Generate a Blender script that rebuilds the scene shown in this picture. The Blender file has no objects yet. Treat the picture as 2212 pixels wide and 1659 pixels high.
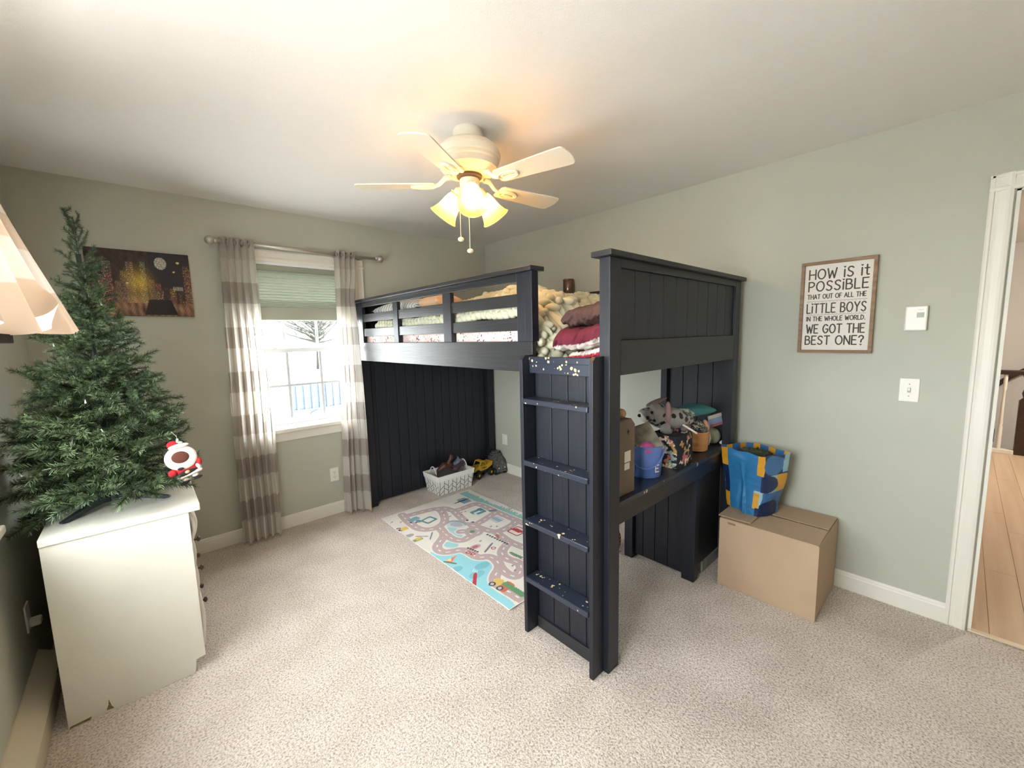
import bpy, bmesh, math, random
import numpy as np
from mathutils import Vector, Matrix
random.seed(7)
PI = math.pi
SC = bpy.context.scene
COL = SC.collection

# ------------------------------------------------------------------ camera
FPX, IW, IH = 884.916, 2212.0, 1659.0
YAW, PITCH, ROLL = math.radians(47.78979), math.radians(-6.69067), math.radians(-1.36767)
CAM = Vector((-2.84879, -3.51880, 1.47166))
fwd = Vector((math.cos(YAW) * math.cos(PITCH), math.sin(YAW) * math.cos(PITCH), math.sin(PITCH)))
right = Vector((math.sin(YAW), -math.cos(YAW), 0))
up = right.cross(fwd)
cr_, sr_ = math.cos(ROLL), math.sin(ROLL)
RGT, UPV = right * cr_ + up * sr_, up * cr_ - right * sr_
cam = bpy.data.cameras.new('camera')
cam.sensor_fit = 'HORIZONTAL'; cam.sensor_width = 36.0; cam.lens = 36.0 * FPX / IW
cam.clip_start = 0.02; cam.clip_end = 300
camo = bpy.data.objects.new('camera', cam); COL.objects.link(camo)
camo.matrix_world = Matrix(((RGT.x, UPV.x, -fwd.x, CAM.x), (RGT.y, UPV.y, -fwd.y, CAM.y), (RGT.z, UPV.z, -fwd.z, CAM.z), (0, 0, 0, 1)))
SC.camera = camo


def px(u, v, ax, val):
    """pixel of the photo -> point where its ray meets the plane axis = val"""
    d = fwd + RGT * ((u - IW / 2) / FPX) - UPV * ((v - IH / 2) / FPX)
    t = (val - CAM[ax]) / d[ax]
    return CAM + d * t


# ------------------------------------------------------------------ world, daylight, exposure
wd = bpy.data.worlds.new('overcast_sky'); SC.world = wd; wd.use_nodes = True
bg = wd.node_tree.nodes['Background']
bg.inputs['Color'].default_value = (0.93, 0.97, 1.0, 1); bg.inputs['Strength'].default_value = 13.0
SC.view_settings.view_transform = 'Standard'; SC.view_settings.look = 'None'
SC.view_settings.gamma = 1.0; SC.view_settings.use_curve_mapping = False
SC.view_settings.exposure = 1.13
SC.cycles.max_bounces = 7; SC.cycles.transparent_max_bounces = 8; SC.cycles.caustics_reflective = False; SC.cycles.caustics_refractive = False


def portal(name, loc, rot, sx, sy):
    l = bpy.data.lights.new(name, 'AREA'); l.shape = 'RECTANGLE'; l.size = sx; l.size_y = sy
    l.cycles.is_portal = True
    o = bpy.data.objects.new(name, l); COL.objects.link(o); o.location = loc; o.rotation_euler = rot


portal('north_window_portal', (-1.8625, 0.145, 1.43), (-PI / 2, 0, 0), 0.84, 1.24)
portal('west_window_portal', (-3.445, -2.35, 1.47), (0, -PI / 2, 0), 1.24, 2.0)
BULB_POWER = 100.0


# ------------------------------------------------------------------ materials
def lin(c):
    return tuple(((x / 255) / 12.92 if x / 255 <= 0.04045 else ((x / 255 + 0.055) / 1.055) ** 2.4) for x in c)


MATS = {}


def mat(name, rgb=(200, 200, 200), rough=0.6, metal=0.0, bump=None, vary=None, spec=0.5, attr=None, sheen=0.0, emit=None, trans=None, specks=None, wood=None):
    """rgb in sRGB 0-255. bump=(scale, distance); vary=(scale, rgb2, detail); specks=(scale, thr, rgb); wood=(axis scale tuple, rgb2)"""
    if name in MATS: return MATS[name]
    m = bpy.data.materials.new(name); m.use_nodes = True
    nt = m.node_tree; N = nt.nodes; L = nt.links
    b = N['Principled BSDF']; out = N['Material Output']
    b.inputs['Roughness'].default_value = rough; b.inputs['Metallic'].default_value = metal
    b.inputs['Specular IOR Level'].default_value = spec
    if sheen: b.inputs['Sheen Weight'].default_value = sheen
    c = lin(rgb) + (1,)
    b.inputs['Base Color'].default_value = c
    tc = N.new('ShaderNodeTexCoord')
    src = None
    if attr:
        a = N.new('ShaderNodeAttribute'); a.attribute_name = attr; src = a.outputs['Color']
    if vary or wood:
        n = N.new('ShaderNodeTexNoise')
        if wood:
            mp = N.new('ShaderNodeMapping'); mp.inputs['Scale'].default_value = wood[0]
            L.new(tc.outputs['Object'], mp.inputs['Vector']); L.new(mp.outputs[0], n.inputs['Vector'])
            n.inputs['Scale'].default_value = 1.0; n.inputs['Detail'].default_value = 5; c2 = wood[1]
        else:
            L.new(tc.outputs['Object'], n.inputs['Vector'])
            n.inputs['Scale'].default_value = vary[0]; n.inputs['Detail'].default_value = vary[2] if len(vary) > 2 else 3; c2 = vary[1]
        rp = N.new('ShaderNodeValToRGB'); rp.color_ramp.elements[0].position = 0.36; rp.color_ramp.elements[1].position = 0.64
        rp.color_ramp.elements[0].color = c; rp.color_ramp.elements[1].color = lin(c2) + (1,)
        L.new(n.outputs['Fac'], rp.inputs[0])
        if src is not None:
            mx = N.new('ShaderNodeMix'); mx.data_type = 'RGBA'; mx.blend_type = 'MULTIPLY'; mx.inputs[0].default_value = 1
            L.new(src, mx.inputs[6]); L.new(rp.outputs[0], mx.inputs[7]); src = mx.outputs[2]
        else: src = rp.outputs[0]
    if specks:
        vo = N.new('ShaderNodeTexVoronoi'); vo.inputs['Scale'].default_value = specks[0]
        L.new(tc.outputs['Object'], vo.inputs['Vector'])
        lt = N.new('ShaderNodeMath'); lt.operation = 'LESS_THAN'; lt.inputs[1].default_value = specks[1]
        n2 = N.new('ShaderNodeTexNoise'); n2.inputs['Scale'].default_value = specks[0] * 0.35
        L.new(tc.outputs['Object'], n2.inputs['Vector'])
        mu = N.new('ShaderNodeMath'); mu.operation = 'SUBTRACT'
        sc = N.new('ShaderNodeMath'); sc.operation = 'MULTIPLY_ADD'; sc.inputs[1].default_value = 1.6; sc.inputs[2].default_value = -0.78
        L.new(n2.outputs['Fac'], sc.inputs[0]); L.new(vo.outputs['Distance'], mu.inputs[0]); L.new(sc.outputs[0], mu.inputs[1])
        L.new(mu.outputs[0], lt.inputs[0])
        mx = N.new('ShaderNodeMix'); mx.data_type = 'RGBA'
        L.new(lt.outputs[0], mx.inputs[0])
        if src is not None: L.new(src, mx.inputs[6])
        else: mx.inputs[6].default_value = c
        mx.inputs[7].default_value = lin(specks[2]) + (1,)
        src = mx.outputs[2]
    if src is not None: L.new(src, b.inputs['Base Color'])
    if bump:
        n = N.new('ShaderNodeTexNoise'); n.inputs['Scale'].default_value = bump[0]; n.inputs['Detail'].default_value = 3
        if wood and len(bump) > 2:
            mp = N.new('ShaderNodeMapping'); mp.inputs['Scale'].default_value = bump[2]
            L.new(tc.outputs['Object'], mp.inputs['Vector']); L.new(mp.outputs[0], n.inputs['Vector'])
        else: L.new(tc.outputs['Object'], n.inputs['Vector'])
        bp = N.new('ShaderNodeBump'); bp.inputs['Distance'].default_value = bump[1]; bp.inputs['Strength'].default_value = 1
        L.new(n.outputs['Fac'], bp.inputs['Height']); L.new(bp.outputs[0], b.inputs['Normal'])
    if emit:
        b.inputs['Emission Color'].default_value = lin(emit[0]) + (1,); b.inputs['Emission Strength'].default_value = emit[1]
    if trans:   # thin cloth or frosted glass: light passes through
        tr = N.new('ShaderNodeBsdfTranslucent'); mxs = N.new('ShaderNodeMixShader'); mxs.inputs[0].default_value = trans[0]
        if src is not None: L.new(src, tr.inputs['Color'])
        else: tr.inputs['Color'].default_value = c
        L.new(b.outputs[0], mxs.inputs[1]); L.new(tr.outputs[0], mxs.inputs[2]); last = mxs
        if len(trans) > 1:
            tp = N.new('ShaderNodeBsdfTransparent'); tp.inputs['Color'].default_value = (trans[2] if len(trans) > 2 else (1, 1, 1)) + (1,)
            m2 = N.new('ShaderNodeMixShader'); m2.inputs[0].default_value = trans[1]
            L.new(last.outputs[0], m2.inputs[1]); L.new(tp.outputs[0], m2.inputs[2]); last = m2
        L.new(last.outputs[0], out.inputs['Surface'])
    MATS[name] = m
    return m


def glass_mat():
    m = bpy.data.materials.new('window_glass'); m.use_nodes = True
    N = m.node_tree.nodes; L = m.node_tree.links; N.remove(N['Principled BSDF'])
    t = N.new('ShaderNodeBsdfTransparent'); g = N.new('ShaderNodeBsdfGlossy'); g.inputs['Roughness'].default_value = 0.02
    t.inputs['Color'].default_value = (0.97, 0.98, 0.98, 1)
    mx = N.new('ShaderNodeMixShader'); mx.inputs[0].default_value = 0.05
    L.new(t.outputs[0], mx.inputs[1]); L.new(g.outputs[0], mx.inputs[2]); L.new(mx.outputs[0], N['Material Output'].inputs['Surface'])
    MATS['glass'] = m
    return m


GLASS = glass_mat()
WALLP = mat('sage_wall_paint', (189, 189, 175), 0.75, bump=(260, 0.0006), vary=(1.2, (187, 188, 174)))
HALLP = mat('greige_hall_paint', (202, 198, 190), 0.8)
CEILP = mat('white_ceiling_paint', (236, 232, 226), 0.9, bump=(180, 0.0006))
TRIM = mat('white_trim_paint', (232, 228, 216), 0.42)
VINYL = mat('white_vinyl', (236, 240, 240), 0.4)
MUNT = mat('grey_white_muntin', (196, 200, 200), 0.5)


def carpet_mat():
    m = bpy.data.materials.new('beige_carpet'); m.use_nodes = True
    N = m.node_tree.nodes; L = m.node_tree.links; b = N['Principled BSDF']
    b.inputs['Roughness'].default_value = 0.95; b.inputs['Specular IOR Level'].default_value = 0.1
    tc = N.new('ShaderNodeTexCoord')
    n1 = N.new('ShaderNodeTexNoise'); n1.inputs['Scale'].default_value = 130; n1.inputs['Detail'].default_value = 4; n1.inputs['Roughness'].default_value = 0.65
    n2 = N.new('ShaderNodeTexNoise'); n2.inputs['Scale'].default_value = 5; n2.inputs['Detail'].default_value = 4
    n3 = N.new('ShaderNodeTexNoise'); n3.inputs['Scale'].default_value = 60; n3.inputs['Detail'].default_value = 3
    for n in (n1, n2, n3): L.new(tc.outputs['Object'], n.inputs['Vector'])
    rp = N.new('ShaderNodeValToRGB'); e = rp.color_ramp.elements
    e[0].position = 0.35; e[0].color = lin((168, 150, 136)) + (1,); e[1].position = 0.58; e[1].color = lin((242, 230, 220)) + (1,)
    e2 = rp.color_ramp.elements.new(0.46); e2.color = lin((218, 203, 190)) + (1,)
    L.new(n1.outputs['Fac'], rp.inputs[0])
    r2 = N.new('ShaderNodeValToRGB'); e = r2.color_ramp.elements
    e[0].position = 0.35; e[0].color = (0.88, 0.87, 0.86, 1); e[1].position = 0.65; e[1].color = (1, 1, 1, 1)
    L.new(n2.outputs['Fac'], r2.inputs[0])
    mx = N.new('ShaderNodeMix'); mx.data_type = 'RGBA'; mx.blend_type = 'MULTIPLY'; mx.inputs[0].default_value = 1
    L.new(rp.outputs[0], mx.inputs[6]); L.new(r2.outputs[0], mx.inputs[7]); L.new(mx.outputs[2], b.inputs['Base Color'])
    ad = N.new('ShaderNodeMath'); ad.operation = 'ADD'; L.new(n1.outputs['Fac'], ad.inputs[0]); L.new(n3.outputs['Fac'], ad.inputs[1])
    bp = N.new('ShaderNodeBump'); bp.inputs['Distance'].default_value = 0.008; bp.inputs['Strength'].default_value = 1
    L.new(ad.outputs[0], bp.inputs['Height']); L.new(bp.outputs[0], b.inputs['Normal'])
    return m


CARPET = carpet_mat()
NAVY = mat('navy_black_wood_paint', (31, 31, 34), 0.38, bump=(1.0, 0.0009, (14, 14, 260)), wood=((9, 9, 60), (36, 36, 40)), spec=0.45)
NAVYV = mat('navy_black_board_paint', (28, 30, 38), 0.42, bump=(1.0, 0.0007, (200, 200, 9)), wood=((60, 60, 5), (32, 35, 43)), spec=0.4)
NAVYH = mat('navy_black_rail_paint', (33, 34, 37), 0.36, bump=(1.0, 0.001, (120, 8, 220)), wood=((40, 4, 120), (44, 45, 48)), spec=0.5)
NAVYS = mat('navy_paint_with_cream_flecks', (38, 43, 58), 0.32, specks=(52, 0.075, (214, 196, 150)), spec=0.6)


# ------------------------------------------------------------------ mesh helpers
class MB:
    def __init__(s): s.v = []; s.f = []; s.m = []

    def add(s, vs, fs, mi=0):
        o = len(s.v); s.v += [tuple(p) for p in vs]; s.f += [tuple(i + o for i in f) for f in fs]; s.m += [mi] * len(fs); return s

    def box(s, x0, x1, y0, y1, z0, z1, mi=0, M=None):
        vs = [Vector((x, y, z)) for z in (z0, z1) for y in (y0, y1) for x in (x0, x1)]
        if M is not None: vs = [M @ p for p in vs]
        return s.add(vs, [(0, 2, 3, 1), (4, 5, 7, 6), (0, 1, 5, 4), (2, 6, 7, 3), (0, 4, 6, 2), (1, 3, 7, 5)], mi)

    def tube(s, pts, r, n=8, closed=False, mi=0, cap=True):
        pts = [Vector(p) for p in pts]; k = len(pts)
        rs = r if isinstance(r, (list, tuple)) else [r] * k
        vs = []; pn = None
        for i, p in enumerate(pts):
            if closed: t = pts[(i + 1) % k] - pts[i - 1]
            else: t = pts[min(i + 1, k - 1)] - pts[max(i - 1, 0)]
            t.normalize()
            a = Vector((0, 0, 1)) if abs(t.z) < 0.9 else Vector((1, 0, 0))
            if pn is None: nrm = t.cross(a).normalized()
            else:
                nrm = pn - t * pn.dot(t)
                nrm = nrm.normalized() if nrm.length > 1e-6 else t.cross(a).normalized()
            pn = nrm; bn = t.cross(nrm)
            for j in range(n):
                an = 2 * PI * j / n; vs.append(p + (nrm * math.cos(an) + bn * math.sin(an)) * rs[i])
        fs = []
        for i in range(k if closed else k - 1):
            i2 = (i + 1) % k
            for j in range(n): fs.append((i * n + j, i * n + (j + 1) % n, i2 * n + (j + 1) % n, i2 * n + j))
        if cap and not closed: fs += [tuple(range(n - 1, -1, -1)), tuple(range((k - 1) * n, k * n))]
        return s.add(vs, fs, mi)

    def lathe(s, prof, n=24, M=None, mi=0, cap=True):
        M = M or Matrix(); k = len(prof)
        vs = [M @ Vector((r * math.cos(2 * PI * j / n), r * math.sin(2 * PI * j / n), z)) for r, z in prof for j in range(n)]
        fs = [(i * n + j, i * n + (j + 1) % n, (i + 1) * n + (j + 1) % n, (i + 1) * n + j) for i in range(k - 1) for j in range(n)]
        if cap:
            if prof[0][0] > 1e-5: fs.append(tuple(range(n - 1, -1, -1)))
            if prof[-1][0] > 1e-5: fs.append(tuple(range((k - 1) * n, k * n)))
        return s.add(vs, fs, mi)

    def ell(s, c, r, nu=16, nv=10, M=None, mi=0, fn=None):
        c = Vector(c); vs = []
        for i in range(nv + 1):
            th = PI * i / nv
            for j in range(nu):
                ph = 2 * PI * j / nu
                d = Vector((math.sin(th) * math.cos(ph), math.sin(th) * math.sin(ph), math.cos(th)))
                k = fn(d) if fn else 1.0
                p = Vector((d.x * r[0], d.y * r[1], d.z * r[2])) * k
                if M is not None: p = M @ p
                vs.append(c + p)
        fs = [(i * nu + j, (i + 1) * nu + j, (i + 1) * nu + (j + 1) % nu, i * nu + (j + 1) % nu) for i in range(nv) for j in range(nu)]
        return s.add(vs, fs, mi)

    def prism(s, poly, d0, d1, M=None, mi=0):
        """2D polygon (x, y) extruded in z from d0 to d1, then transformed by M"""
        M = M or Matrix(); n = len(poly)
        vs = [M @ Vector((x, y, d0)) for x, y in poly] + [M @ Vector((x, y, d1)) for x, y in poly]
        fs = [tuple(range(n - 1, -1, -1)), tuple(range(n, 2 * n))] + [(i, (i + 1) % n, n + (i + 1) % n, n + i) for i in range(n)]
        return s.add(vs, fs, mi)

    def build(s, name, mats, parent=None, smooth=False, bevel=0.0, seg=2, auto=None):
        org = origin(parent)
        me = bpy.data.meshes.new(name)
        me.from_pydata([(p[0] - org[0], p[1] - org[1], p[2] - org[2]) for p in s.v], [], s.f)
        for m in (mats if isinstance(mats, (list, tuple)) else [mats]): me.materials.append(m)
        me.polygons.foreach_set('material_index', s.m)
        if smooth: me.polygons.foreach_set('use_smooth', [True] * len(me.polygons))
        bm = bmesh.new(); bm.from_mesh(me); bmesh.ops.remove_doubles(bm, verts=bm.verts, dist=1e-6)
        bmesh.ops.recalc_face_normals(bm, faces=bm.faces); bm.to_mesh(me); bm.free()
        if auto is not None:
            me.polygons.foreach_set('use_smooth', [True] * len(me.polygons)); me.set_sharp_from_angle(angle=math.radians(auto))
        o = bpy.data.objects.new(name, me); COL.objects.link(o)
        if parent is not None: o.parent = parent
        if bevel:
            md = o.modifiers.new('soft_edges', 'BEVEL'); md.width = bevel; md.segments = seg; md.limit_method = 'ANGLE'; md.angle_limit = math.radians(50)
            md.use_clamp_overlap = True
        return o


def origin(p):
    r = None
    while p is not None: r = p; p = p.parent
    return tuple(r.location) if r is not None else (0, 0, 0)


def tag(o, label=None, cat=None, group=None, kind=None):
    if label: o['label'] = label
    if cat: o['category'] = cat
    if group: o['group'] = group
    if kind: o['kind'] = kind
    return o


def thing(name, label, cat, loc, group=None):
    o = bpy.data.objects.new(name, None); COL.objects.link(o); o.location = loc; o.empty_display_size = 0.05
    return tag(o, label, cat, group)


def base(name, loc):
    o = bpy.data.objects.new(name, None); COL.objects.link(o); o.location = loc; o.empty_display_size = 0.05
    o['kind'] = 'structure'; return o


def B(name, m, parent, *boxes, bevel=0.002, seg=2):
    mb = MB()
    for b in boxes: mb.box(*b)
    return mb.build(name, m, parent, bevel=bevel, seg=seg)


def surf(name, fn, nu, nv, m, parent=None, col=None, solid=0.0, wrap=False, smooth=True, mi=None):
    """parametric sheet: fn(U, V) -> X, Y, Z arrays in world space; col(U, V, X, Y, Z) -> array (n, 3) linear rgb"""
    us = np.linspace(0, 1, nu + (0 if not wrap else 1))[:nu]; vs = np.linspace(0, 1, nv)
    U, V = np.meshgrid(us, vs, indexing='ij'); U = U.ravel(); V = V.ravel()
    X, Y, Z = fn(U, V); og = origin(parent)
    co = np.stack([X - og[0], Y - og[1], Z - og[2]], 1).astype(np.float32)
    I = np.arange(nu if wrap else nu - 1)[:, None]; J = np.arange(nv - 1)[None, :]
    I2 = (I + 1) % nu
    f = np.stack([(I * nv + J).ravel(), (I2 * nv + J).ravel(), (I2 * nv + J + 1).ravel(), (I * nv + J + 1).ravel()], 1)
    me = bpy.data.meshes.new(name)
    me.vertices.add(len(co)); me.vertices.foreach_set('co', co.ravel())
    me.loops.add(f.size); me.loops.foreach_set('vertex_index', f.ravel().astype(np.int32))
    me.polygons.add(len(f)); me.polygons.foreach_set('loop_start', np.arange(0, f.size, 4, dtype=np.int32))
    me.polygons.foreach_set('use_smooth', np.full(len(f), smooth))
    for q in (m if isinstance(m, (list, tuple)) else [m]): me.materials.append(q)
    if mi is not None: me.polygons.foreach_set('material_index', mi(f).astype(np.int32))
    me.update(calc_edges=True); me.validate()
    if col is not None:
        c = col(U, V, X, Y, Z); a = me.attributes.new('Col', 'FLOAT_COLOR', 'POINT')
        a.data.foreach_set('color', np.concatenate([c, np.ones((len(c), 1))], 1).astype(np.float32).ravel())
    o = bpy.data.objects.new(name, me); COL.objects.link(o)
    if parent is not None: o.parent = parent
    if solid:
        md = o.modifiers.new('thickness', 'SOLIDIFY'); md.thickness = solid; md.offset = -1
    return o


def wob(a, b, seed=0, n=5, f=1.0):
    """smooth random field of two coordinates, about -1..1"""
    r = np.random.RandomState(seed); o = 0 * (np.asarray(a, float) + np.asarray(b, float))
    for i in range(n):
        k = f * (0.6 + 1.6 * r.rand()); th = 2 * PI * r.rand(); ph = 2 * PI * r.rand()
        o = o + np.sin(2 * PI * k * (a * math.cos(th) + b * math.sin(th)) + ph)
    return o / n * 1.3


def smooth01(x): x = np.clip(x, 0, 1); return x * x * (3 - 2 * x)


def rotz(a): return Matrix.Rotation(a, 4, 'Z')


def TR(x, y, z): return Matrix.Translation((x, y, z))


def copy_tree(o, parent=None):
    c = o.copy(); COL.objects.link(c); c.parent = parent
    for ch in o.children: copy_tree(ch, c)
    return c


# ================================================================== STRUCTURE
H = 2.44; XW = -3.30; YS = -4.55; TH = 0.14
o = MB().box(XW - TH, 0.0, YS - TH, TH, -0.05, 0).build('floor', CARPET); tag(o, 'wall to wall beige cut pile carpet of the bedroom', 'floor', kind='structure')
o = MB().box(XW - TH, 0.12, YS - TH, TH, H, H + 0.1).build('ceiling', CEILP); tag(o, 'white painted ceiling around the fan', 'ceiling', kind='structure')
# north wall with window opening
WX0, WX1, WZ0, WZ1 = -2.285, -1.44, 0.80, 2.06
o = MB().box(XW - TH, WX0, 0, TH, 0, H).box(WX1, 0.12, 0, TH, 0, H).box(WX0, WX1, 0, TH, 0, WZ0).box(WX0, WX1, 0, TH, WZ1, H).build('wall_north', WALLP)
tag(o, 'sage green wall with the curtained window', 'wall', kind='structure')
# east wall with door opening
DY0, DY1, DZ = -4.44, -3.628, 2.05
o = MB().box(0, 0.12, DY1, 0, 0, H).box(0, 0.12, YS - TH, DY0, 0, H).box(0, 0.12, DY0, DY1, DZ, H).build('wall_east', WALLP)
tag(o, 'sage green wall with the lettered sign and thermostat', 'wall', kind='structure')
# west wall with a window beside the camera, widened to a double for daylight
VY0, VY1, VZ0, VZ1 = -3.35, -1.35, 0.85, 2.09
o = MB().box(XW - TH, XW, VY1, 0, 0, H).box(XW - TH, XW, YS, VY0, 0, H).box(XW - TH, XW, VY0, VY1, 0, VZ0).box(XW - TH, XW, VY0, VY1, VZ1, H).build('wall_west', WALLP)
tag(o, 'sage green wall behind the white dresser', 'wall', kind='structure')
o = MB().box(XW - TH, 0.12, YS - TH, YS, 0, H).build('wall_south', WALLP); tag(o, 'sage green wall behind the camera', 'wall', kind='structure')


def baseboard(name, lab, *segs):
    b = base(name, (0, 0, 0)); b['label'] = lab; b['category'] = 'baseboard'
    for i, (ax, a0, a1) in enumerate(segs):
        prof = [(0, 0), (0.013, 0), (0.013, 0.078), (0.010, 0.084), (0.010, 0.090), (0.005, 0.098), (0, 0.100)]
        if ax == 'x': M = Matrix(((0, 0, 1, 0), (-1, 0, 0, 0), (0, 1, 0, 0), (0, 0, 0, 1)))      # depth towards -y, run along x
        else: M = Matrix(((-1, 0, 0, 0), (0, 0, 1, 0), (0, 1, 0, 0), (0, 0, 0, 1)))               # depth towards -x, run along y
        MB().prism(prof, a0, a1, M).build('board', TRIM, b)
    return b


baseboard('baseboard_north', 'white baseboard along the window wall', ('x', XW, -0.013))
baseboard('baseboard_east', 'white baseboard running from the corner to the doorway', ('y', -3.55, 0.0))
baseboard('baseboard_south', 'white baseboard behind the camera', ('x', XW, -0.02)).location = (0, 0, 0)
bpy.data.objects['baseboard_south'].rotation_euler = (0, 0, PI); bpy.data.objects['baseboard_south'].location = (XW, YS, 0)

# door casing
tr = base('trim_1', (0, -3.55, 0)); tag(tr, 'white moulded casing around the doorway to the hall', 'door trim')
prof = [(0, 0), (0, 0.012), (0.006, 0.017), (0.014, 0.017), (0.017, 0.012), (0.026, 0.011), (0.032, 0.014), (0.052, 0.016), (0.060, 0.019), (0.070, 0.017), (0.073, 0.012), (0.073, 0)]
Mleg = Matrix(((0, -1, 0, 0), (-1, 0, 0, -3.549), (0, 0, 1, 0), (0, 0, 0, 1)))
MB().prism(prof, 0, 2.118, Mleg).build('casing_leg', TRIM, tr)
Mleg2 = Matrix(((0, -1, 0, 0), (1, 0, 0, -4.519), (0, 0, 1, 0), (0, 0, 0, 1)))
MB().prism(prof, 0, 2.118, Mleg2).build('casing_leg', TRIM, tr)
Mtop = Matrix(((0, -1, 0, 0), (0, 0, 1, 0), (-1, 0, 0, 2.119), (0, 0, 0, 1)))
MB().prism(prof, -4.519, -3.549, Mtop).build('casing_head', TRIM, tr)
B('jamb', TRIM, tr, (0.0, 0.12, DY1 - 0.012, DY1 + 0.001, 0, DZ), bevel=0)
B('jamb', TRIM, tr, (0.0, 0.12, DY0 - 0.001, DY0 + 0.012, 0, DZ), bevel=0)
B('jamb_head', TRIM, tr, (0.0, 0.12, DY0, DY1, DZ - 0.012, DZ + 0.001), bevel=0)
B('strike_plate', mat('dark_bronze', (60, 52, 44), 0.4, 0.8), tr, (0.045, 0.075, DY1 - 0.016, DY1 - 0.012, 0.93, 0.99), bevel=0)
t2 = tag(B('trim_2', mat('pale_metal_strip', (226, 212, 186), 0.3, 0.6), None, (-0.012, 0.02, DY0, DY1, 0.0, 0.008)), 'metal transition strip between carpet and wood floor', 'threshold', kind='structure')

# hall beyond the door
HX1 = 5.6
hf = base('floor_hall', (0, 0, 0)); tag(hf, 'honey coloured plank floor of the hall', 'floor')
PLK = mat('honey_wood_planks', (194, 164, 132), 0.32, wood=((0.9, 22, 1), (206, 178, 146)))
pw = 0.125; k = 0
HF = 4.44
sub = MB().box(0.0, HF, -6.2, -2.2, -0.05, -0.006).build('subfloor', mat('dark_seam', (110, 78, 50), 0.8), hf)
plank_me = {}
for r in range(32):
    y0 = -6.2 + r * pw; x = 0.02 - random.random() * 1.2
    while x < HF:
        ln = random.choice((0.9, 1.2, 1.5)); a, b_ = max(x, 0.02), min(x + ln, HF)
        if b_ - a > 0.02 and y0 > -5.6: B('plank', PLK, hf, (a + 0.0008, b_ - 0.0008, y0 + 0.0008, y0 + pw - 0.0008, -0.012, 0.0), bevel=0)
        x += ln
o = MB().box(4.38, HX1 + 0.1, -6.3, -2.1, -2.6, -2.5).box(4.38, 4.42, -6.3, -2.1, -2.5, -0.05).build('stairwell_light_block', HALLP); tag(o, 'unseen stairwell bottom added to keep sky light out of the hall', 'floor', kind='structure')  # added out of view to stop sky light rising through the open well
o = MB().box(HX1, HX1 + 0.1, -6.3, -2.1, -2.5, 2.6).build('wall_hall_east', HALLP); tag(o, 'far greige wall of the hall beyond the railing', 'wall', kind='structure')
o = MB().box(0.12, HX1, -2.2, -2.1, -2.5, 2.6).build('wall_hall_north', HALLP); tag(o, 'greige side wall of the hall', 'wall', kind='structure')
o = MB().box(0.12, HX1, -6.3, -6.2, -2.5, 2.6).build('wall_hall_south', HALLP); tag(o, 'greige opposite side wall of the hall', 'wall', kind='structure')
o = MB().box(0.12, HX1, -6.3, -2.1, 2.5, 2.6).build('ceiling_hall', CEILP); tag(o, 'white ceiling of the hall', 'ceiling', kind='structure')
o = MB().box(0.115, 0.125, -6.2, DY0, 0, 2.5).box(0.115, 0.125, DY1, -2.2, 0, 2.5).box(0.115, 0.125, DY0, DY1, DZ, 2.5).build('wall_hall_west', HALLP); tag(o, 'greige hall side of the bedroom wall', 'wall', kind='structure')
DARKW = mat('espresso_wood', (44, 32, 26), 0.35, wood=((3, 30, 30), (60, 42, 32)))
rl = thing('stair_railing', 'dark handrail on white balusters at the far end of the hall', 'railing', (4.41, -4.6, 0))
B('base_rail', TRIM, rl, (4.36, 4.46, -3.985, -3.775, 0, 0.045), (4.36, 4.46, -5.6, -4.09, 0, 0.045), bevel=0.004)
B('handrail', DARKW, rl, (4.375, 4.445, -5.6, -3.77, 0.905, 0.955), bevel=0.012)
for i in range(14):
    y = -3.872 if i == 0 else -4.08 - i * 0.118
    MB().lathe([(0.019, 0.045), (0.019, 0.30), (0.014, 0.32), (0.017, 0.34), (0.012, 0.62), (0.011, 0.72), (0.017, 0.74), (0.017, 0.905)], 10, TR(4.41, y, 0)).build('baluster', TRIM, rl, auto=40)
np_ = thing('newel_post', 'dark turned wooden newel post standing in the hall railing', 'post', (4.41, -4.04, 0))
B('shaft', DARKW, np_, (4.36, 4.46, -4.09, -3.985, 0, 0.62), bevel=0.006)
MB().lathe([(0.055, 0.62), (0.03, 0.65), (0.042, 0.70), (0.026, 0.76), (0.036, 0.86), (0.05, 0.90), (0.05, 0.93)], 16, TR(4.41, -4.04, 0)).build('turned_top', DARKW, np_, auto=40)
hr = thing('wall_handrail', 'sloping dark handrail fixed to the far hall wall', 'handrail', (5.5, -3.9, 0.9))
MB().tube([(5.52, -3.825, 0.60), (5.52, -3.825, 0.65), (5.52, -3.95, 0.78), (5.52, -4.6, 1.30)], 0.03, 10).build('rail', DARKW, hr, smooth=True)
MB().tube([(5.52, -3.92, 0.75), (5.60, -3.92, 0.72)], 0.01, 8).build('bracket', mat('dark_bronze'), hr, smooth=True)
hl = thing('hall_fill_light', 'unseen round ceiling light added to brighten the hall', 'ceiling light', (3.3, -5.0, 2.5))  # lamp added out of view to brighten the hall
MB().lathe([(0.15, 2.5), (0.15, 2.47), (0.13, 2.43), (0.0, 2.40)], 24, TR(3.3, -5.0, 0)).build('diffuser', mat('hall_fill_diffuser', (255, 236, 205), 0.5, emit=((255, 246, 236), 140)), hl, smooth=True)


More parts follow.
